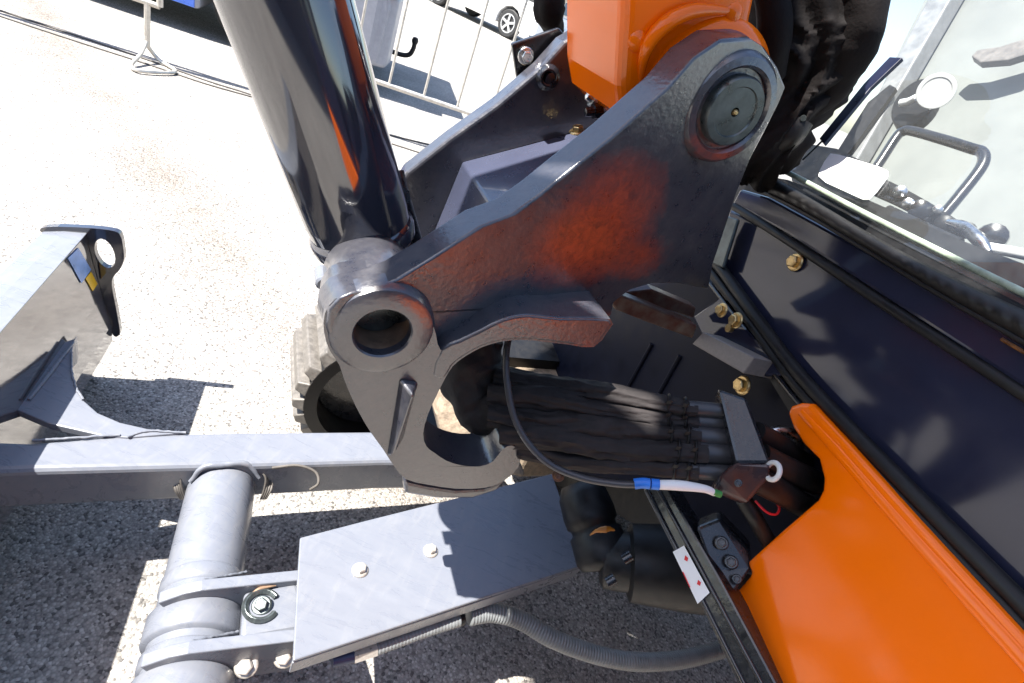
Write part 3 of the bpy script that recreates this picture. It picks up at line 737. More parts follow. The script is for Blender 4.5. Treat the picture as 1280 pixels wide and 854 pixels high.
# seal strips between panel and orange cover
def strip(name, off, r, m, dd=0.012, a=(886, 340), mid=(1000, 493), b=(1290, 800)):
    pts = [CB(a[0] + off * .5, a[1] - off * .9, dd), CB((a[0] + mid[0]) / 2 + off * .6, (a[1] + mid[1]) / 2 - off * .6, dd), CB(mid[0] + off * .7, mid[1] - off * .7, dd), CB((mid[0] + b[0]) / 2 + off * 0.8, (mid[1] + b[1]) / 2 - off * .8, dd), CB(b[0] + off, b[1] - off, dd), CB(b[0] + 100 + off, b[1] + 110 - off, dd)]
    return tube(name, pts, r, m, CF, 14, 10)
strip('door_seal', 16, 0.0085, 'black', 0.010)
strip('door_seal', 3, 0.0055, 'rubber', 0.012)
strip('door_seal', -8, 0.0040, 'blacksteel', 0.008)
prism('seal_backing', [CB(x, y, -0.004) for x, y in ((880, 340), (905, 330), (1020, 470), (1300, 770), (1420, 900), (1380, 930), (1270, 815), (985, 512))], -NC * 0.03, 'black', CF)
prism('edge_strip', [CB(x, y, 0.004) for x, y in ((1008, 498), (1022, 494), (1160, 640), (1300, 785), (1300, 815), (1150, 655))], -NC * 0.012, 'panel', CF, bevel=0.002)
# orange cover
oc = [(983, 515), (988, 507), (1000, 503), (1012, 504), (1060, 556), (1150, 656), (1290, 808), (1420, 950), (1300, 1100), (1080, 1050), (974, 858), (916, 743), (936, 720), (938, 715), (932, 703), (975, 664), (1021, 624), (1027, 612), (1028, 598), (1022, 574), (1003, 555), (990, 535)]
OC = prism('orange_cover', [CB(x, y, 0.026) for x, y in oc], -NC * 0.022, 'orange', EX, bevel=0.006, seg=4)
# folded edge of the cover towards the cab: a rounded shoulder
tube('rolled_edge', [CB(x, y, 0.022) for x, y in ((1004, 516), (1050, 566), (1140, 668), (1280, 822), (1400, 955))], [0.006, 0.007, 0.007, 0.008, 0.008], 'orange', OC, 24, 8)

# ---------------- the body of the house behind those panels
def HS(a, d, z): p = PCO + AC * a + NC * d; return Vector((p.x, p.y, z))
HBD = prism('house_body', [HS(0.16, -0.10, 0.50), HS(-1.15, -0.10, 0.50), HS(-1.15, -0.10, 0.72), HS(-1.15, -0.10, 0.925), HS(0.16, -0.10, 0.915)], -NC * 1.25, 'darkpanel', EX, bevel=0.01)
prism('side_cover', [HS(-1.18, 0.024, 0.46), HS(-0.70, 0.024, 0.46), HS(-0.70, 0.024, 0.70), HS(-1.18, 0.024, 0.70)], -NC * 1.3, 'orange', HBD, bevel=0.02, seg=3)
prism('upper_side_panel', [HS(-1.17, 0.004, 0.712), HS(-0.70, 0.004, 0.712), HS(-0.70, 0.004, 0.95), HS(-1.17, 0.004, 0.95)], -NC * 1.3, 'panel', HBD, bevel=0.01)
box('turntable', HS(-0.25, -0.70, 0.40), NC * 0.40, AC * 0.36, UP * 0.11, 'black', HBD, 0.02)
# ---------------- windscreen and what shows behind it
WL = (NC * -0.42 + UP * 1.0).normalized()          # leans back
WNN = WL.cross(AC).normalized()
if WNN.dot(NC) < 0: WNN = -WNN
WP0 = CB(1100, 280, -0.005)
def WS(x, y, d=0.0): return on(x, y, WP0 + WNN * d, WNN)
gl = [WS(x, y) for x, y in ((952, 212), (985, 228), (1100, 290), (1300, 392), (1420, 450), (1480, -150), (1090, -150))]
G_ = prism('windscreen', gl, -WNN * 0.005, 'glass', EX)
tube('glass_edge', [WS(x, y, 0.003) for x, y in ((958, 206), (985, 216), (1060, 256), (1150, 302), (1300, 376), (1400, 420))], 0.0036, 'greenedge', G_, 10, 8)
# wiper
WI = prism('windscreen_wiper', [WS(x, y, 0.012) for x, y in ((1024, 173), (1030, 180), (1088, 110), (1128, 72), (1112, 71), (1080, 104))], -WNN * 0.006, mat('navy_wiper', (0.005, 0.006, 0.022), 0.35), EX, bevel=0.001)
tube('wiper_arm', [WS(1027, 177, 0.010), WS(1003, 200, 0.008)], 0.0014, 'black', WI, 6, 1)
# label on the glass
lab = [(1025, 212), (1031, 201), (1038, 192), (1048, 193), (1100, 209), (1110, 214), (1109, 221), (1095, 240), (1086, 249), (1078, 249), (1032, 228), (1023, 220)]
prism('glass_label', [WS(x, y, 0.004) for x, y in lab], -WNN * 0.002, 'white', G_)
# interior
def IN(x, y, d): return WS(x, y, -d)
CI = prism('cab_interior_wall', [IN(x, y, 0.62) for x, y in ((1062, 190), (1175, -40), (1250, -160), (1700, -200), (1700, 520), (1320, 430), (1180, 330), (1075, 262))], -WNN * 0.05, 'trim', EX)
prism('door_pillar', [IN(x, y, 0.56) for x, y in ((1050, 205), (1068, 205), (1205, -30), (1280, -160), (1235, -160), (1175, -30))], -WNN * 0.05, mat('pale_pillar', (0.15, 0.155, 0.155), 0.5), CI, bevel=0.004)
prism('dash_edge', [IN(x, y, 0.30) for x, y in ((985, 196), (1010, 180), (1046, 186), (1075, 200), (1085, 262), (1040, 246), (990, 226))], -WNN * 0.02, 'black', CI)
prism('dark_reflection', [IN(x, y, 0.55) for x, y in ((1214, 70), (1222, 62), (1250, 58), (1300, 42), (1300, 62), (1260, 75), (1225, 78))], -WNN * 0.02, 'lugdust', CI, bevel=0.003)  # dark reflection in the glass, built as a solid patch
prism('pillar_dark_strip', [IN(x, y, 0.54) for x, y in ((1046, 190), (1060, 192), (1120, 110), (1112, 106), (1085, 128))], -WNN * 0.012, 'black', CI)  # black strip beside the door pillar
el = [Vector((1143 + 31 * math.cos(t) * .92 - 9 * math.sin(t), 128 + 30 * math.sin(t) - 6 * math.cos(t), 0)) for t in [k * 2 * math.pi / 32 for k in range(32)]]
KB = prism('lamp_recess', [IN(v.x, v.y, 0.17) for v in el], -WNN * 0.02, 'black', EX, bevel=0.003)
kc = IN(1170, 114, 0.13)
lathe('lamp_cap', kc, (CAM - kc), [(-0.02, 0.024), (0.0, 0.0245), (0.0015, 0.0238), (0.0015, 0.019), (0.0008, 0.0185), (0.0008, 0)], 'whiteplastic', KB, 40)
tube('cap_strap', [IN(1146, 122, 0.145), IN(1136, 127, 0.15), IN(1126, 129, 0.152)], 0.006, 'whiteplastic', KB, 12)
gh = [(1085, 225), (1103, 198), (1120, 172), (1128, 165), (1140, 164), (1180, 175), (1215, 186), (1227, 190), (1230, 200), (1222, 216), (1195, 250), (1168, 282)]
GHB = tube('grab_handle', [IN(x, y, 0.11) for x, y in gh], 0.0068, 'blacksteel', EX, 16, 8)
bm = bmesh.new()
con = [(1085, 225, .12), (1120, 242, .11), (1165, 268, .11), (1200, 292, .10)]
add_tube(bm, smooth_loop([IN(x, y, d) for x, y, d in con], 6, False), 0.010, 12)
LVR = bm_to('control_console', bm, 'black', EX, True)
for k, (x, y, r, mname) in enumerate(((1100, 235, .012, 'black'), (1125, 240, .009, 'steel'), (1150, 262, .013, 'blacksteel'), (1180, 280, .011, 'black'), (1172, 262, .006, 'steel'), (1135, 255, .008, 'steel'), (1208, 288, .010, 'black'), (1240, 296, .016, 'blacksteel'))):
    c = IN(x, y, 0.09)
    lathe('linkage_joint', c, (CAM - c) + Vector((0.1 * (k % 3 - 1), 0, 0.1)), [(-r, r * .8), (-r * .2, r), (r * .4, r * .9), (r * .7, r * .4), (r * .7, 0)], mname, LVR, 14)
tube('linkage_rod', [IN(1185, 278, .08), IN(1205, 284, .075), IN(1225, 302, .07), IN(1236, 316, .07)], [0.004, 0.007, 0.007, 0.004], 'steel', LVR, 10)
tube('linkage_rod', [IN(1225, 308, .08), IN(1260, 314, .08), IN(1300, 322, .08)], 0.006, 'whiteplastic', LVR, 10)
tube('linkage_rod', [IN(1090, 240, .10), IN(1130, 258, .10), IN(1160, 276, .10)], 0.004, 'blacksteel', LVR, 10)
tube('linkage_rod', [IN(1110, 262, .07), IN(1160, 286, .07), IN(1200, 304, .07)], 0.006, 'black', LVR, 10)
prism('sill_cover', [IN(x, y, 0.04) for x, y in ((1030, 245), (1085, 250), (1200, 300), (1320, 345), (1420, 400), (1300, 410), (1100, 305), (985, 240))], -WNN * 0.03, 'black', LVR)
# ---------------- right-hand rear dark beam with warning label
def BM(x, y):   # plane of the sloping guard rail, between the bracket and the house
    return on(x, y, D(880, 720, 0.68), (NC * 0.9 + UP * 0.35 + NRM * 0.25).normalized())
GR = prism('guard_rail', [BM(x, y) for x, y in ((803, 612), (835, 610), (900, 722), (975, 862), (1010, 930), (965, 930), (925, 862), (862, 728))], Vector((0.02, 0.035, -0.01)), 'blacksteel', EX, bevel=0.003)
for o1, m_ in ((0.18, 'panel'), (0.62, 'frame')):
    a_, b_ = Vector((803 + 32 * o1, 612, 0)), Vector((925 + 50 * o1, 862, 0))
    tube('rail_edge', [BM(a_.x, a_.y) + (CAM - BM(a_.x, a_.y)).normalized() * 0.001, BM(b_.x, b_.y) + (CAM - BM(b_.x, b_.y)).normalized() * 0.001], 0.0028, 'blacksteel', GR, 8, 1)
tocam = (CAM - BM(860, 720)).normalized()
def LB(x, y, k=0.004): p = BM(x, y); return p + (CAM - p).normalized() * k
WLb = prism('warning_label', [LB(x, y) for x, y in ((841, 690), (855, 682), (887, 741), (872, 755))], -tocam * 0.001, 'white', GR)
for (x, y) in ((857.5, 698.5), (873.5, 729)):
    dm = [(x - 1, y - 4.2), (x + 2.8, y - 1), (x + 1.6, y + 3.6), (x - 2.4, y + 1.2)]
    prism('red_symbol', [LB(a, b, 0.0046) for a, b in dm], -tocam * 0.0005, 'red', WLb)
prism('red_line', [LB(a, b, 0.0046) for a, b in ((853, 715), (854, 714.6), (863, 734), (862, 734.6))], -tocam * 0.0005, 'red', WLb)
BH = prism('rail_bracket', [D(x, y, z) for x, y, z in ((870, 660, .70), (900, 648, .70), (938, 688, .69), (940, 712, .68), (918, 742, .67), (890, 715, .685))], Vector((0.01, 0.03, -0.01)), 'blacksteel', EX, bevel=0.004)
bolt(D(902, 679, 0.685), tocam, 0.0085, 'blacksteel', BH)
bolt(D(914, 703, 0.678), tocam, 0.0085, 'blacksteel', BH)
bolt(D(921, 724, 0.67), tocam, 0.006, 'blacksteel', BH)
# ---------------- swing cylinder boot and elbow
ea, eb = D(728, 618, 0.90), D(758, 706, 0.86)
eax = (eb - ea).normalized(); el_ = (eb - ea).length
EB_ = lathe('pipe_elbow', ea, eax, [(-0.02, 0), (-0.018, 0.03), (0.0, 0.040), (0.03, 0.043), (el_ * .42, 0.042), (el_ * .46, 0.037), (el_ * .52, 0.037), (el_ * .56, 0.043), (el_ * .9, 0.045), (el_, 0.040), (el_ + 0.01, 0.0)], 'black', EX, 40, angle=60)
xa, xb = D(760, 700, 0.86), D(920, 716, 0.84)
xx = (xb - xa).normalized()
lathe('swing_motor', xa, xx, [(-0.012, 0), (-0.012, 0.035), (-0.006, 0.043), (0.03, 0.045), (0.034, 0.058), (0.12, 0.064), (0.25, 0.064), (0.25, 0)], 'black', EB_, 40, angle=50)
for (x, y) in ((783, 697), (763, 726)):
    tube('band_clip', [D(x - 4, y + 3, 0.80), D(x + 6, y - 3, 0.80)], 0.009, 'blacksteel', EB_, 8, 1)
tube('grease_smear', [D(738, 668, .815), D(748, 664, .81), D(757, 662, .81), D(768, 661, .813)], [0.0015, 0.0035, 0.005, 0.0015], mat('orange_grease', (0.30, 0.11, 0.008), 0.3), EB_, 10, disp=wrinkle(0.003, 120))
lathe('gold_fitting', D(698, 595, 0.80), (CAM - D(698, 595, .8)), [(0, .009), (.003, .009), (.003, .006), (.005, .005), (.005, 0)], 'grease', EB_, 12)

# ---------------- dozer blade and its frame
BZ = 0.243
BF = EX
btop = [ZP(x, y, BZ) for x, y in ((-60, 548), (40, 552), (150, 542), (300, 539), (480, 538), (640, 536), (640, 578), (480, 577), (300, 582), (45, 588), (-60, 592))]
DF = prism('blade_arm', btop, Vector((0, 0, -0.086)), 'frame', EX, bevel=0.010, seg=3)
# horizontal gusset with a sweeping edge from the blade to the arm
gus = [(94, 423), (90, 440), (89, 460), (94, 482), (104, 500), (122, 516), (150, 528), (185, 536), (230, 541), (160, 547), (130, 545), (60, 529), (20, 512), (-20, 495), (-60, 470), (-60, 430), (40, 440)]
prism('blade_gusset', [ZP(x, y, BZ + 0.003) for x, y in gus], Vector((0, 0, -0.014)), 'frame', DF, bevel=0.002)
rb = [ZP(94, 424, BZ + 0.004), ZP(68, 458, BZ + 0.004), ZP(35, 500, BZ + 0.004)]
prism('blade_rib', [rb[0], rb[2], rb[2] - UP * 0.09, rb[0] - UP * 0.09], NRM * -0.012, 'frame', DF, bevel=0.002)
tube('weld_seam', [ZP(x, y, BZ + 0.004) for x, y in ((92, 428), (66, 462), (36, 500))], [0.002, 0.004, 0.003], 'frame', DF, 8)
# blade: curved cross-section, swept along its width
ET = ZP(106, 293, 0.374)
BWA = math.radians(25.8)
BW = Vector((math.sin(BWA), -math.cos(BWA), 0))
def EP(x, y, d=0.0): return on(x, y, ET + BW * d, BW)
bsec = [(55, 290), (78, 290), (107, 293), (114, 320), (128, 369), (140, 405), (141, 425), (127, 452), (108, 490), (85, 530), (60, 560), (50, 545), (72, 500), (88, 460), (86, 420), (78, 370), (66, 325)]
BL = prism('dozer_blade', [EP(x, y) for x, y in bsec], BW * 1.3, 'bladeback', EX, bevel=0.002)
prism('blade_top_plate', [EP(x, y) + UP * 0.003 for x, y in ((50, 296), (54, 291), (80, 290.5), (109, 293), (106, 297))], BW * 1.3, 'frame', BL, bevel=0.0015)
eye = smooth_loop([EP(x, y) for x, y in ((57, 284), (110, 285), (143, 289), (151, 296), (154, 310), (155, 324), (150, 337), (142, 346), (140, 358), (145, 385), (150, 414), (148, 420), (143, 421), (139, 414), (133, 390), (125, 366), (118, 340), (108, 315), (100, 300), (54, 292))], 3)
ecx, ecy = 131, 317
hole = [EP(ecx + 12.5 * math.cos(t) + 3 * math.sin(t) * 1, ecy + 18 * math.sin(t) + 3 * math.cos(t)) for t in [k * 2 * math.pi / 24 for k in range(24)]]
prism('lifting_eye', eye, -BW * 0.014, MT['cylpaint'], BL, holes=[hole], bevel=0.0025)
def bside(x, y):   # on the blade's back face
    n = ((EP(128, 369) - EP(107, 293)).cross(BW)).normalized()
    if n.dot(CAM - EP(110, 320)) < 0: n = -n
    p = on(x, y, EP(107, 293), n)
    return p + n * 0.0015, n
def patch(name, px, m):
    n = bside(*px[0])[1]
    return prism(name, [bside(x, y)[0] for x, y in px], -n * 0.001, m, BL)
patch('blue_sticker', ((84, 323), (97, 310), (113, 337), (101, 354)), 'paleblue')
patch('yellow_sticker', ((106, 348), (113, 340), (121, 355), (115, 364)), 'yellow')
# cross tube
tc0 = ZP(281, 592, 0.184) ; tc1 = ZP(234, 832, 0.184)
tx = (tc1 - tc0).normalized()
CT = lathe('cross_tube', tc0, tx, [(0, 0.0535), (0.75, 0.0535), (0.75, 0)], 'frame', DF, 48)
ctm = lambda s: tc0 + tx * s
for s, r in ((0.045, 0.0475), (0.20, 0.0480)):
    pass
tube('tube_weld', [ZP(238, 592, .236) - UP * .02, ZP(255, 584, .240), ZP(281, 581, .2425), ZP(308, 581, .240), ZP(326, 588, .236) - UP * .02], [0.003, 0.005, 0.006, 0.005, 0.003], 'frame', CT, 10, disp=wrinkle(0.0015, 120))
for (x0, y0, sg) in ((232, 600, -1), (326, 600, 1)):
    for k in range(4):
        c = [ZP(x0 + sg * (k * 3), y0 - 12, 0.223 - .004 * k), ZP(x0 + sg * (6 + k * 2.5), y0 - 2, 0.213 - .006 * k), ZP(x0 + sg * (4 + k * 3), y0 + 12, 0.193), ZP(x0 + sg * (k * 2), y0 + 24, 0.173)]
        tube('weld_wire', c, 0.0018, 'dirtwire', CT, 6)
tube('wire_loop', [ZP(340, 585, .236), ZP(372, 582, .238), ZP(394, 590, .230), ZP(398, 604, .215), ZP(388, 612, .195)], 0.0025, 'dirtwire', CT, 8)
bm = bmesh.new()
for pts_ in ([(90, 440), (89, 460), (94, 482), (104, 500)], [(160, 546), (185, 539), (232, 541)], [(40, 551), (100, 547), (150, 544)]):
    pw = smooth_loop([ZP(x, y, BZ + 0.004) for x, y in pts_], 14, False)
    add_tube(bm, [p + noise.noise_vector(p * 150) * 0.0012 for p in pw], [0.0021 + 0.0003 * math.sin(i * 2.1) for i in range(len(pw))], 8)
bm_to('weld_bead', bm, 'frame', DF, True, 0, 2, 80)
# clevis lugs
def lug(y0, y1, xl, xr, zt):
    a, b = ZP(xl, y0, zt), ZP(xr, y1, zt)
    ax = (b - a).normalized(); sd = Vector((ax.y, -ax.x, 0))
    th = 0.0165
    pr = [a - ax * 0.03 - UP * 0.02, a + UP * -0.004, a + ax * 0.02, b, b - UP * 0.085, a - UP * 0.085]
    return prism('clevis_lug', pr, sd * th, 'frame', DF, bevel=0.002)
lug(726, 711, 232, 385, 0.262)
lug(803, 784, 214, 385, 0.262)
for (y0, y1, xl, xr, zt, o1) in ((726, 711, 250, 330, 0.262, 1), (803, 784, 235, 320, 0.262, 1)):
    for off in (-.001, .0175):
        a, b = ZP(xl + 5, y0, zt - .008), ZP(xr - 22, y1 + (y0 - y1) * .35, zt - .045)
        ax = (b - a).normalized(); sd = Vector((ax.y, -ax.x, 0)).normalized()
        pw = [a.lerp(b, k / 24) + sd * off + noise.noise_vector(a.lerp(b, k / 24) * 160) * 0.0012 for k in range(25)]
        bm = bmesh.new(); add_tube(bm, pw, [0.0022 + 0.0003 * math.sin(k * 2.2) for k in range(25)], 8); bm_to('weld_bead', bm, 'frame', DF, True, 0, 2, 80)
# sleeve rings on the tube between the lugs
def tube_s(px, py):
    p = ZP(px, py, 0.245); return (p - tc0).dot(tx)
s1, s2, s3, s4 = tube_s(285, 712), tube_s(275, 757), tube_s(262, 798), tube_s(255, 830)
for a_, b_, r in ((s1 - .02, s1 + .005, 0.056), (s2 - .018, s2 + .022, 0.0615), (s3 - .008, s3 + .012, 0.0585), (s4 - .006, s4 + .05, 0.0625)):
    lathe('tube_sleeve', ctm(a_), tx, [(-0.003, 0.052), (0, r - .002), (0.003, r), (b_ - a_ - .003, r), (b_ - a_, r - .002), (b_ - a_ + .003, 0.052)], 'frame', CT, 48)
# rod eye with keeper between the lugs
RE = prism('rod_eye', [ZP(x, y, 0.25) for x, y in ((305, 740), (372, 728), (385, 775), (372, 785), (300, 798))], Vector((0, 0, -0.06)), 'frame', DF, bevel=0.006, seg=3)
kc = ZP(327, 757, 0.252)
bm = bmesh.new()
uu = [kc + (Vector((tx.y, -tx.x, 0)) * math.cos(t) + tx * math.sin(t)) * 0.021 for t in [math.radians(d) for d in range(-150, 160, 15)]]
add_tube(bm, uu, 0.005, 4)
KP = bm_to('pin_keeper', bm, 'pinsteel', RE, False, 0.001)
bolt(kc, (UP + Vector((0, -.4, 0))).normalized(), 0.0135, 'pinsteel', RE)
tube('rust_streak', [ZP(312, 745, .253), ZP(325, 736, .254), ZP(345, 732, .254)], [0.0012, 0.003, 0.0012], 'bushing', RE, 8)
for (x, y) in ((308, 832), (356, 820)):
    bolt(ZP(x, y, 0.215), (UP * .8 - Vector((0, .6, 0))).normalized(), 0.0155, 'zinc', RE)
prism('lug_plate', [ZP(x, y, 0.215) for x, y in ((296, 820), (368, 800), (372, 812), (300, 834))], Vector((0, 0, -0.012)), 'frame', RE, bevel=0.002)
# blade-cylinder cover plate
cz = 0.285
cpx = [(375, 672), (460, 650), (548, 628), (690, 592), (702, 625), (716, 662), (729, 707), (590, 752), (470, 792), (366, 826), (370, 750)]
CV = prism('cylinder_cover', [ZP(x, y, cz) for x, y in cpx], Vector((0, 0, -0.006)), 'frame', EX, bevel=0.002)
fl = [(366, 826), (470, 792), (590, 752), (729, 707)]
prism('cover_flange', [ZP(366, 826, cz) - UP * .007, ZP(729, 707, cz) - UP * .007, ZP(729, 707, cz) - UP * .034, ZP(366, 826, cz) - UP * .034], (ZP(375, 672, cz) - ZP(366, 826, cz)).normalized() * 0.006, 'frame', CV, bevel=0.0015)
bolt(ZP(450, 713, cz), UP, 0.0125, 'zinc', CV)
bolt(ZP(538, 689, cz), UP, 0.0125, 'zinc', CV)
# conduit
def conduit(name, ctrl, r, parent, pitch=0.0054):
    path = smooth_loop(ctrl, 60, False)
    # resample evenly
    out = [path[0]]; acc = 0
    step = pitch / 3
    for a, b in zip(path, path[1:]):
        L_ = (b - a).length
        while acc + L_ >= step:
            f = (step - acc) / L_; a = a.lerp(b, f); out.append(a.copy()); L_ = (b - a).length; acc = 0
        acc += L_
    bm = bmesh.new()
    add_tube(bm, out, [r * (0.86 if i % 3 == 0 else 1.0) for i in range(len(out))], 16)
    return bm_to(name, bm, 'conduit', parent, True, 0, 2, 80)
CO = conduit('corrugated_conduit', [ZP(x, y, z) for x, y, z in ((586, 770, 0.227), (615, 766, 0.227), (650, 775, 0.222), (690, 798, 0.212), (740, 817, 0.202), (790, 827, 0.197), (840, 826, 0.192), (880, 818, 0.192), (940, 800, 0.202), (1000, 775, 0.212))], 0.0155, EX)
conduit('thin_conduit', [ZP(x, y, z) for x, y, z in ((470, 811, 0.234), (500, 800, 0.234), (530, 789, 0.236), (575, 775, 0.238))], 0.0098, CO)
tube('conduit_clip', [ZP(566, 776, 0.232), ZP(578, 772, 0.232)], 0.012, 'black', CO, 10, 1)
tube('conduit_fitting', [ZP(415, 826, 0.232), ZP(442, 820, 0.232)], 0.0095, mat('navy_fitting', (0.02, 0.03, 0.08), 0.35), CO, 8, 1)
tube('conduit_fitting', [ZP(442, 820, 0.232), ZP(452, 817, 0.233), ZP(470, 811, 0.234)], 0.0105, 'zinc', CO, 6, 1)

# ---------------- rubber track on the far side
kx = D(476, 505, 1.30)
TRK = empty('track_unit', kx)
TRK.parent = EX; TRK.matrix_parent_inverse = WINV[EX.name]; WINV[TRK.name] = Matrix.Translation(-kx)
TW = T0 * 0.22
RT = 0.172
cs = [kx + FWD * (RT * math.cos(t)) + UP * (RT * math.sin(t)) for t in [math.radians(90 + k * 180 / 20) - math.pi / 2 * 2 for k in range(21)]]
def ring_arc(r): 
    A = [kx + FWD * (r * math.sin(t)) + UP * (r * math.cos(t)) for t in [k * math.pi / 24 for k in range(25)]]
    return [A[0] - FWD * 0.9] + A + [A[-1] - FWD * 0.9]
outer, inner = ring_arc(RT), ring_arc(RT - 0.028)
bm = bmesh.new()
n_ = len(outer)
for Pp, Q in ((outer, inner),):
    va = [bm.verts.new(p) for p in Pp]; vb = [bm.verts.new(p) for p in Q]; vc = [bm.verts.new(p + TW) for p in Pp]; vd = [bm.verts.new(p + TW) for p in Q]
    for i in range(n_ - 1):
        bm.faces.new((va[i], va[i + 1], vb[i + 1], vb[i])); bm.faces.new((va[i], vc[i], vc[i + 1], va[i + 1]))
        bm.faces.new((vb[i], vb[i + 1], vd[i + 1], vd[i])); bm.faces.new((vc[i], vd[i], vd[i + 1], vc[i + 1]))
bm_to('rubber_track', bm, 'rubber', TRK, True, 0, 2, 40)
for k in range(15):
    t = (k + 0.5) * math.pi / 12 - 0.3
    if t <= math.pi:
        out = FWD * math.sin(t) + UP * math.cos(t); c = kx + out * (RT + 0.010); tg = FWD * math.cos(t) - UP * math.sin(t)
        if t < 0: out = UP; c = kx + UP * (RT + .01) + FWD * t * RT; tg = FWD
    else: continue
    bm = bmesh.new()
    b0 = [bm.verts.new(c - out * 0.012 + tg * s * 0.019 + TW * w) for s, w in ((-1, 0.0), (1, 0.0), (1, 1), (-1, 1))]
    b1 = [bm.verts.new(c + out * 0.014 + tg * s * 0.011 + TW * w) for s, w in ((-1, 0.05), (1, 0.05), (1, .95), (-1, .95))]
    bm.faces.new(b1); bm.faces.new(b0[::-1])
    for i in range(4): bm.faces.new((b0[i], b0[(i + 1) % 4], b1[(i + 1) % 4], b1[i]))
    bm_to('tread_lug', bm, 'lugdust', TRK, False, 0.003)
lathe('idler_wheel', kx + TW * 0.35, T0, [(0, 0.03), (0, 0.14), (0.012, 0.15), (0.06, 0.15), (0.06, 0.03)], 'blacksteel', TRK, 40)
prism('track_frame', [D(x, y, 1.10) for x, y in ((560, 470), (600, 485), (640, 560), (660, 600), (560, 580), (545, 520))], T0 * 0.1, 'dusty', TRK, bevel=0.008)
box('undercarriage_frame', D(640, 520, 1.35) - FWD * 0.25, FWD * 0.25, NRM * 0.12, UP * 0.09, 'dusty', TRK, 0.01)

# ================================================================== BARRIERS
RZ = 0.30
BA, BB = ZP(190, 5, RZ), ZP(520, 118, RZ)
bdir = (BB - BA); bdir.z = 0; bdir.normalize(); bn = Vector((bdir.y, -bdir.x, 0))
def barrier(p0, length, spacing, nbar, label, first, legs):
    base = Vector((p0.x, p0.y, 0))
    B = empty('crowd_barrier', base, label, 'barrier', 'steel crowd barriers in front of the parked van')
    top = 1.1
    tube('bottom_rail', [base + UP * RZ, base + bdir * length + UP * RZ], 0.015, 'galv', B, 12, 1)
    tube('top_rail', [base + UP * RZ, base + UP * (top - .1), base + UP * top + bdir * .1, base + bdir * (length - .1) + UP * top, base + bdir * length + UP * (top - .1), base + bdir * length + UP * RZ], 0.017, 'galv', B, 12, 1)
    for k in range(nbar):
        q = base + bdir * (first + spacing * k)
        tube('bar', [q + UP * RZ, q + UP * top], 0.0085, 'galv', B, 8, 1)
    for s in legs:
        q = base + bdir * s
        bm = bmesh.new()
        add_tube(bm, [q + UP * RZ, q + UP * 0.07], 0.016, 10)
        add_tube(bm, smooth_loop([q + UP * 0.10 + bn * 0.01, q + bn * 0.10 + UP * 0.05, q + bn * 0.24 + UP * 0.015, q + bn * 0.28 + UP * 0.015 + bdir * .06, q + bn * .1 + bdir * .17 + UP * .015, q + bdir * .05 - bn * .02 + UP * .02, q + UP * .08], 6, False), 0.010, 8)
        bm_to('foot', bm, 'galv', B, True)
    return B
# step from a barrier's end to the next one
P1 = ZP(184, 3, RZ)
barrier(P1 - bdir * 2.3 + bdir * 0.06, 2.3, 0.27, 0, 'steel crowd barrier at the left, only its end foot in view', 0.3, (0.35, 2.24))
for c in [o for o in bpy.data.objects if o.name == 'crowd_barrier']:
    for k in range(8):
        q = c.location + bdir * (0.2 + 0.27 * k)
        tube('bar', [q + UP * RZ, q + UP * 1.1], 0.0085, 'galv', c, 8, 1)
b1 = ZP(486, 107, RZ); b2 = ZP(526.6, 120, RZ); b4 = ZP(609, 147, RZ)
spc = (b4 - b1).length / 3
P2 = b1 - bdir * (spc + 0.12)
barrier(P2, 2.4, spc, 7, 'steel crowd barrier behind the lift cylinder, its upright bars in view', 0.12, (2.0,))

# ================================================================== CABLES ON THE GROUND
def gcable(pts, r, label):
    o = tube('ground_cable', [ZP(x, y, r) for x, y in pts], r, 'dirtwire', None, 8, 6)
    tag(o, label, 'cable', 'thin cables lying across the pavement')
gcable([(-60, -8), (0, 13), (100, 46), (200, 80), (262, 102), (322, 121), (420, 157), (500, 183), (550, 199)], 0.0045, 'thin dark cable on the pale pavement, the farther of the two running side by side')
gcable([(-60, 0), (0, 20), (100, 53), (190, 82), (255, 104), (318, 122), (420, 152), (500, 172), (560, 186)], 0.0045, 'thin dark cable on the pale pavement, the nearer of the two running side by side')

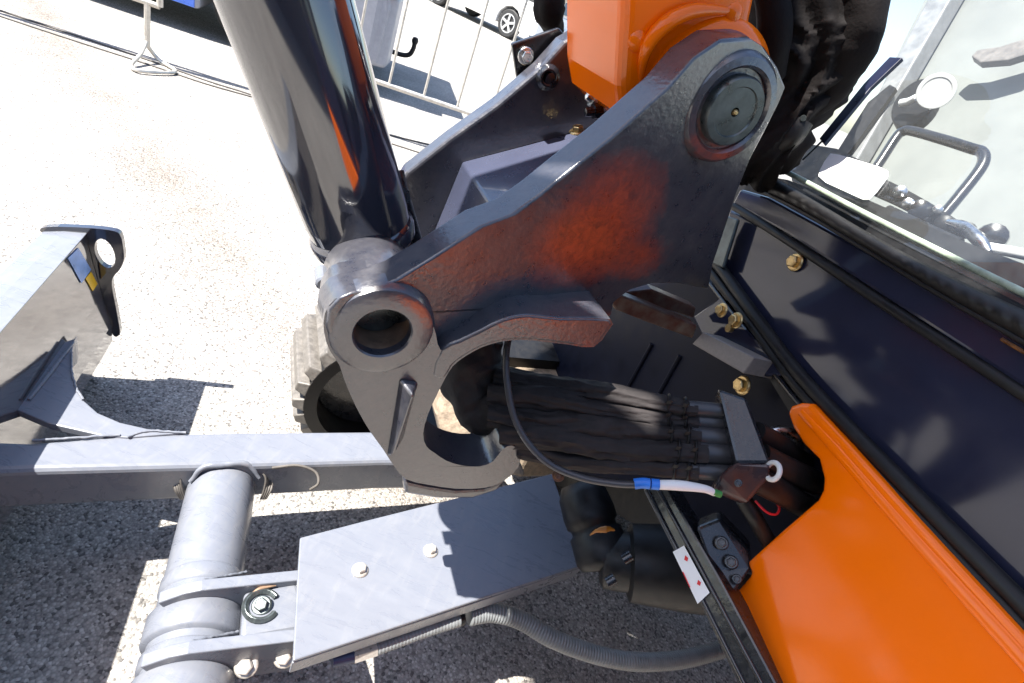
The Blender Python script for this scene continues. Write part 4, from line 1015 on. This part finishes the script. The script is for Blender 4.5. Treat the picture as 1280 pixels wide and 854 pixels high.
# ================================================================== VEHICLES
def car(name, label, origin, fwd, L_, W_, H_, paint, bumper, wr=0.31, sill=0.24, hook=False, van=False, rover=0.0):
    """origin: rear near-side corner on the ground; fwd: heading; near side faces sd"""
    f = fwd.normalized(); sd = Vector((f.y, -f.x, 0))
    if sd.dot(CAM - origin) < 0: sd = -sd
    O = Vector((origin.x, origin.y, 0))
    root = empty(name, O + f * L_ / 2 - sd * W_ / 2, label, 'car' if not van else 'van')
    def P(a, h, w=0.0): return O + f * a + UP * h - sd * w
    def arch(cx):
        R = wr + 0.06
        return [(cx + R * math.cos(t), max(sill, wr + R * math.sin(t))) for t in [math.radians(d) for d in (170, 150, 120, 90, 60, 30, 10)]]
    rx, fx = L_ * 0.20 + rover, L_ * 0.80
    belt = H_ * (0.60 if not van else 0.56)
    prof = [(0.02, sill + .05)] + [(rx - wr - .06, sill)] + arch(rx) + [(rx + wr + .06, sill), (fx - wr - .06, sill)] + arch(fx) + [(fx + wr + .06, sill), (L_ - .03, sill + .04), (L_, belt * .62), (L_ - .08, belt * .82), (L_ * .74, belt), (0.04, belt), (0.0, belt * .7)]
    body = prism('body', [P(a, h) for a, h in prof], -sd * W_, ('silver' if van else paint), root, bevel=0.03, seg=3)
    if van:
        prism('side_panel', [P(a, h, -0.004) for a, h in ((rx + wr + .09, sill + .005), (fx - wr - .09, sill + .005), (fx - wr - .09, .80), (rx + wr + .09, .80))], -sd * 0.01, paint, body, bevel=0.006)
    cab = [(0.06, belt), (0.20 if not van else 0.1, H_ - .04), (0.3, H_), (L_ * .55, H_ - .01), (L_ * .60, H_ - .05), (L_ * .76, belt)]
    gh_ = prism('cabin', [P(a, h - .01, 0.07) for a, h in cab], -sd * (W_ - .14), paint, root, bevel=0.04, seg=3)
    wq = [(0.28, belt + .05), (0.36, H_ - .1), (L_ * .54, H_ - .1), (L_ * .69, belt + .05)]
    prism('side_window', [P(a, h, 0.062) for a, h in wq], -sd * 0.02, 'darkglass', gh_)
    prism('side_window', [P(a, h, W_ - 0.062) for a, h in wq], sd * 0.02, 'darkglass', gh_)
    prism('rear_window', [P(0.062, belt + .06, w) + (-f * 0.0) for w in (0.2, W_ - .2)] + [P(0.13, H_ - .12, w) for w in (W_ - .26, .26)], -f * 0.03, 'darkglass', gh_)
    for a in (rx, fx):
        for w, s in ((0.02, 1), (W_ - .02, -1)):
            c = P(a, wr, w)
            wh = lathe('wheel', c, sd * s, [(-0.19, 0.12), (-0.19, wr - .02), (-0.16, wr), (-0.03, wr), (0.0, wr - .03), (0.0, wr * .70), (-0.02, wr * .66), (-0.03, 0.0)], 'tyre', root, 36)
            bm = bmesh.new()
            add_lathe(bm, c, sd * s, [(-0.02, wr * .68), (0.002, wr * .68), (0.002, wr * .60), (-0.015, wr * .58)], 32)
            x, y, z = basis(sd * s)
            for k in range(5):
                th = k * 2 * math.pi / 5 + .3
                dv = x * math.cos(th) + y * math.sin(th); tv = z.cross(dv)
                add_box(bm, c + dv * wr * .34 - z * 0.006, dv * wr * .30, tv * wr * .085, z * 0.012)
            add_lathe(bm, c, sd * s, [(-0.02, wr * .16), (0.008, wr * .15), (0.01, 0)], 16)
            bm_to('rim', bm, 'rim', wh)
    bmp = [P(a, h, w) for a, h, w in ((-0.05, sill + .04, 0.12), (-0.07, sill + .2, .10), (-0.04, sill + .38, .12))]
    bq = [(-0.01, -0.03), (0.42, -0.02), (0.42, 0.0), (0.05, .04)]
    loop = [P(0.40, 0, -0.012), P(0.10, 0, -0.014), P(-0.05, 0, 0.05), P(-0.085, 0, 0.3), P(-0.085, 0, W_ - .3), P(-0.05, 0, W_ - .05), P(0.10, 0, W_ + .014), P(0.40, 0, W_ + .012), P(0.40, 0, W_ - .05), P(0.40, 0, .05)]
    rb_ = prism('rear_bumper', [p + UP * (sill + .03) for p in loop], UP * (0.36 if not van else 0.50), bumper, root, bevel=0.03, seg=3)
    for w in (0.06, W_ - .06):
        box('tail_lamp', P(0.03, belt * .93, w), f * 0.06, sd * 0.08, UP * 0.12, 'lamp', root, 0.02)
    for w in (0.25, W_ - .25):
        box('headlight', P(L_ - .05, belt * .68, w), f * 0.05, sd * 0.14, UP * 0.06, 'whiteplastic', root, 0.02)
    if hook:
        hk = [P(0.1, sill + .06, W_ / 2), P(-0.14, sill + .05, W_ / 2), P(-0.24, sill + .07, W_ / 2), P(-0.27, sill + .13, W_ / 2), P(-0.27, sill + .19, W_ / 2)]
        th_ = tube('tow_hook', hk, 0.02, 'black', root, 12)
        lathe('tow_ball', P(-0.27, sill + .18, W_ / 2), UP, [(-.02, .012), (0, .025), (.02, .03), (.045, .022), (.052, 0)], 'black', th_, 16)
    return root, P
VF = -bdir
vo = ZP(476, 72, 0.28); vo.z = 0
VAN, VP_ = car('parked_van', 'silver van with blue side panel and tow hook, parked behind the crowd barriers', vo, VF, 4.3, 1.7, 1.55, 'vanblue', 'silver', hook=True, van=True, sill=0.17)
lathe('sill_plug', VP_(1.52, 0.34, -0.002), bn, [(0, .03), (.006, .028), (.006, 0)], 'silver', VAN, 16)
# towing eye side where it shows: keep the hook at the near corner of the bumper
wo = ZP(664, 47, 0.25); wo.z = 0
wd = (ZP(605, 22, 0.1) - ZP(664, 50, 0.1)); wd.z = 0
car('parked_car', 'white hatchback parked far away across the pavement', wo, wd, 3.9, 1.65, 1.45, 'carwhite', 'carwhite')
print('objects', len(bpy.data.objects))
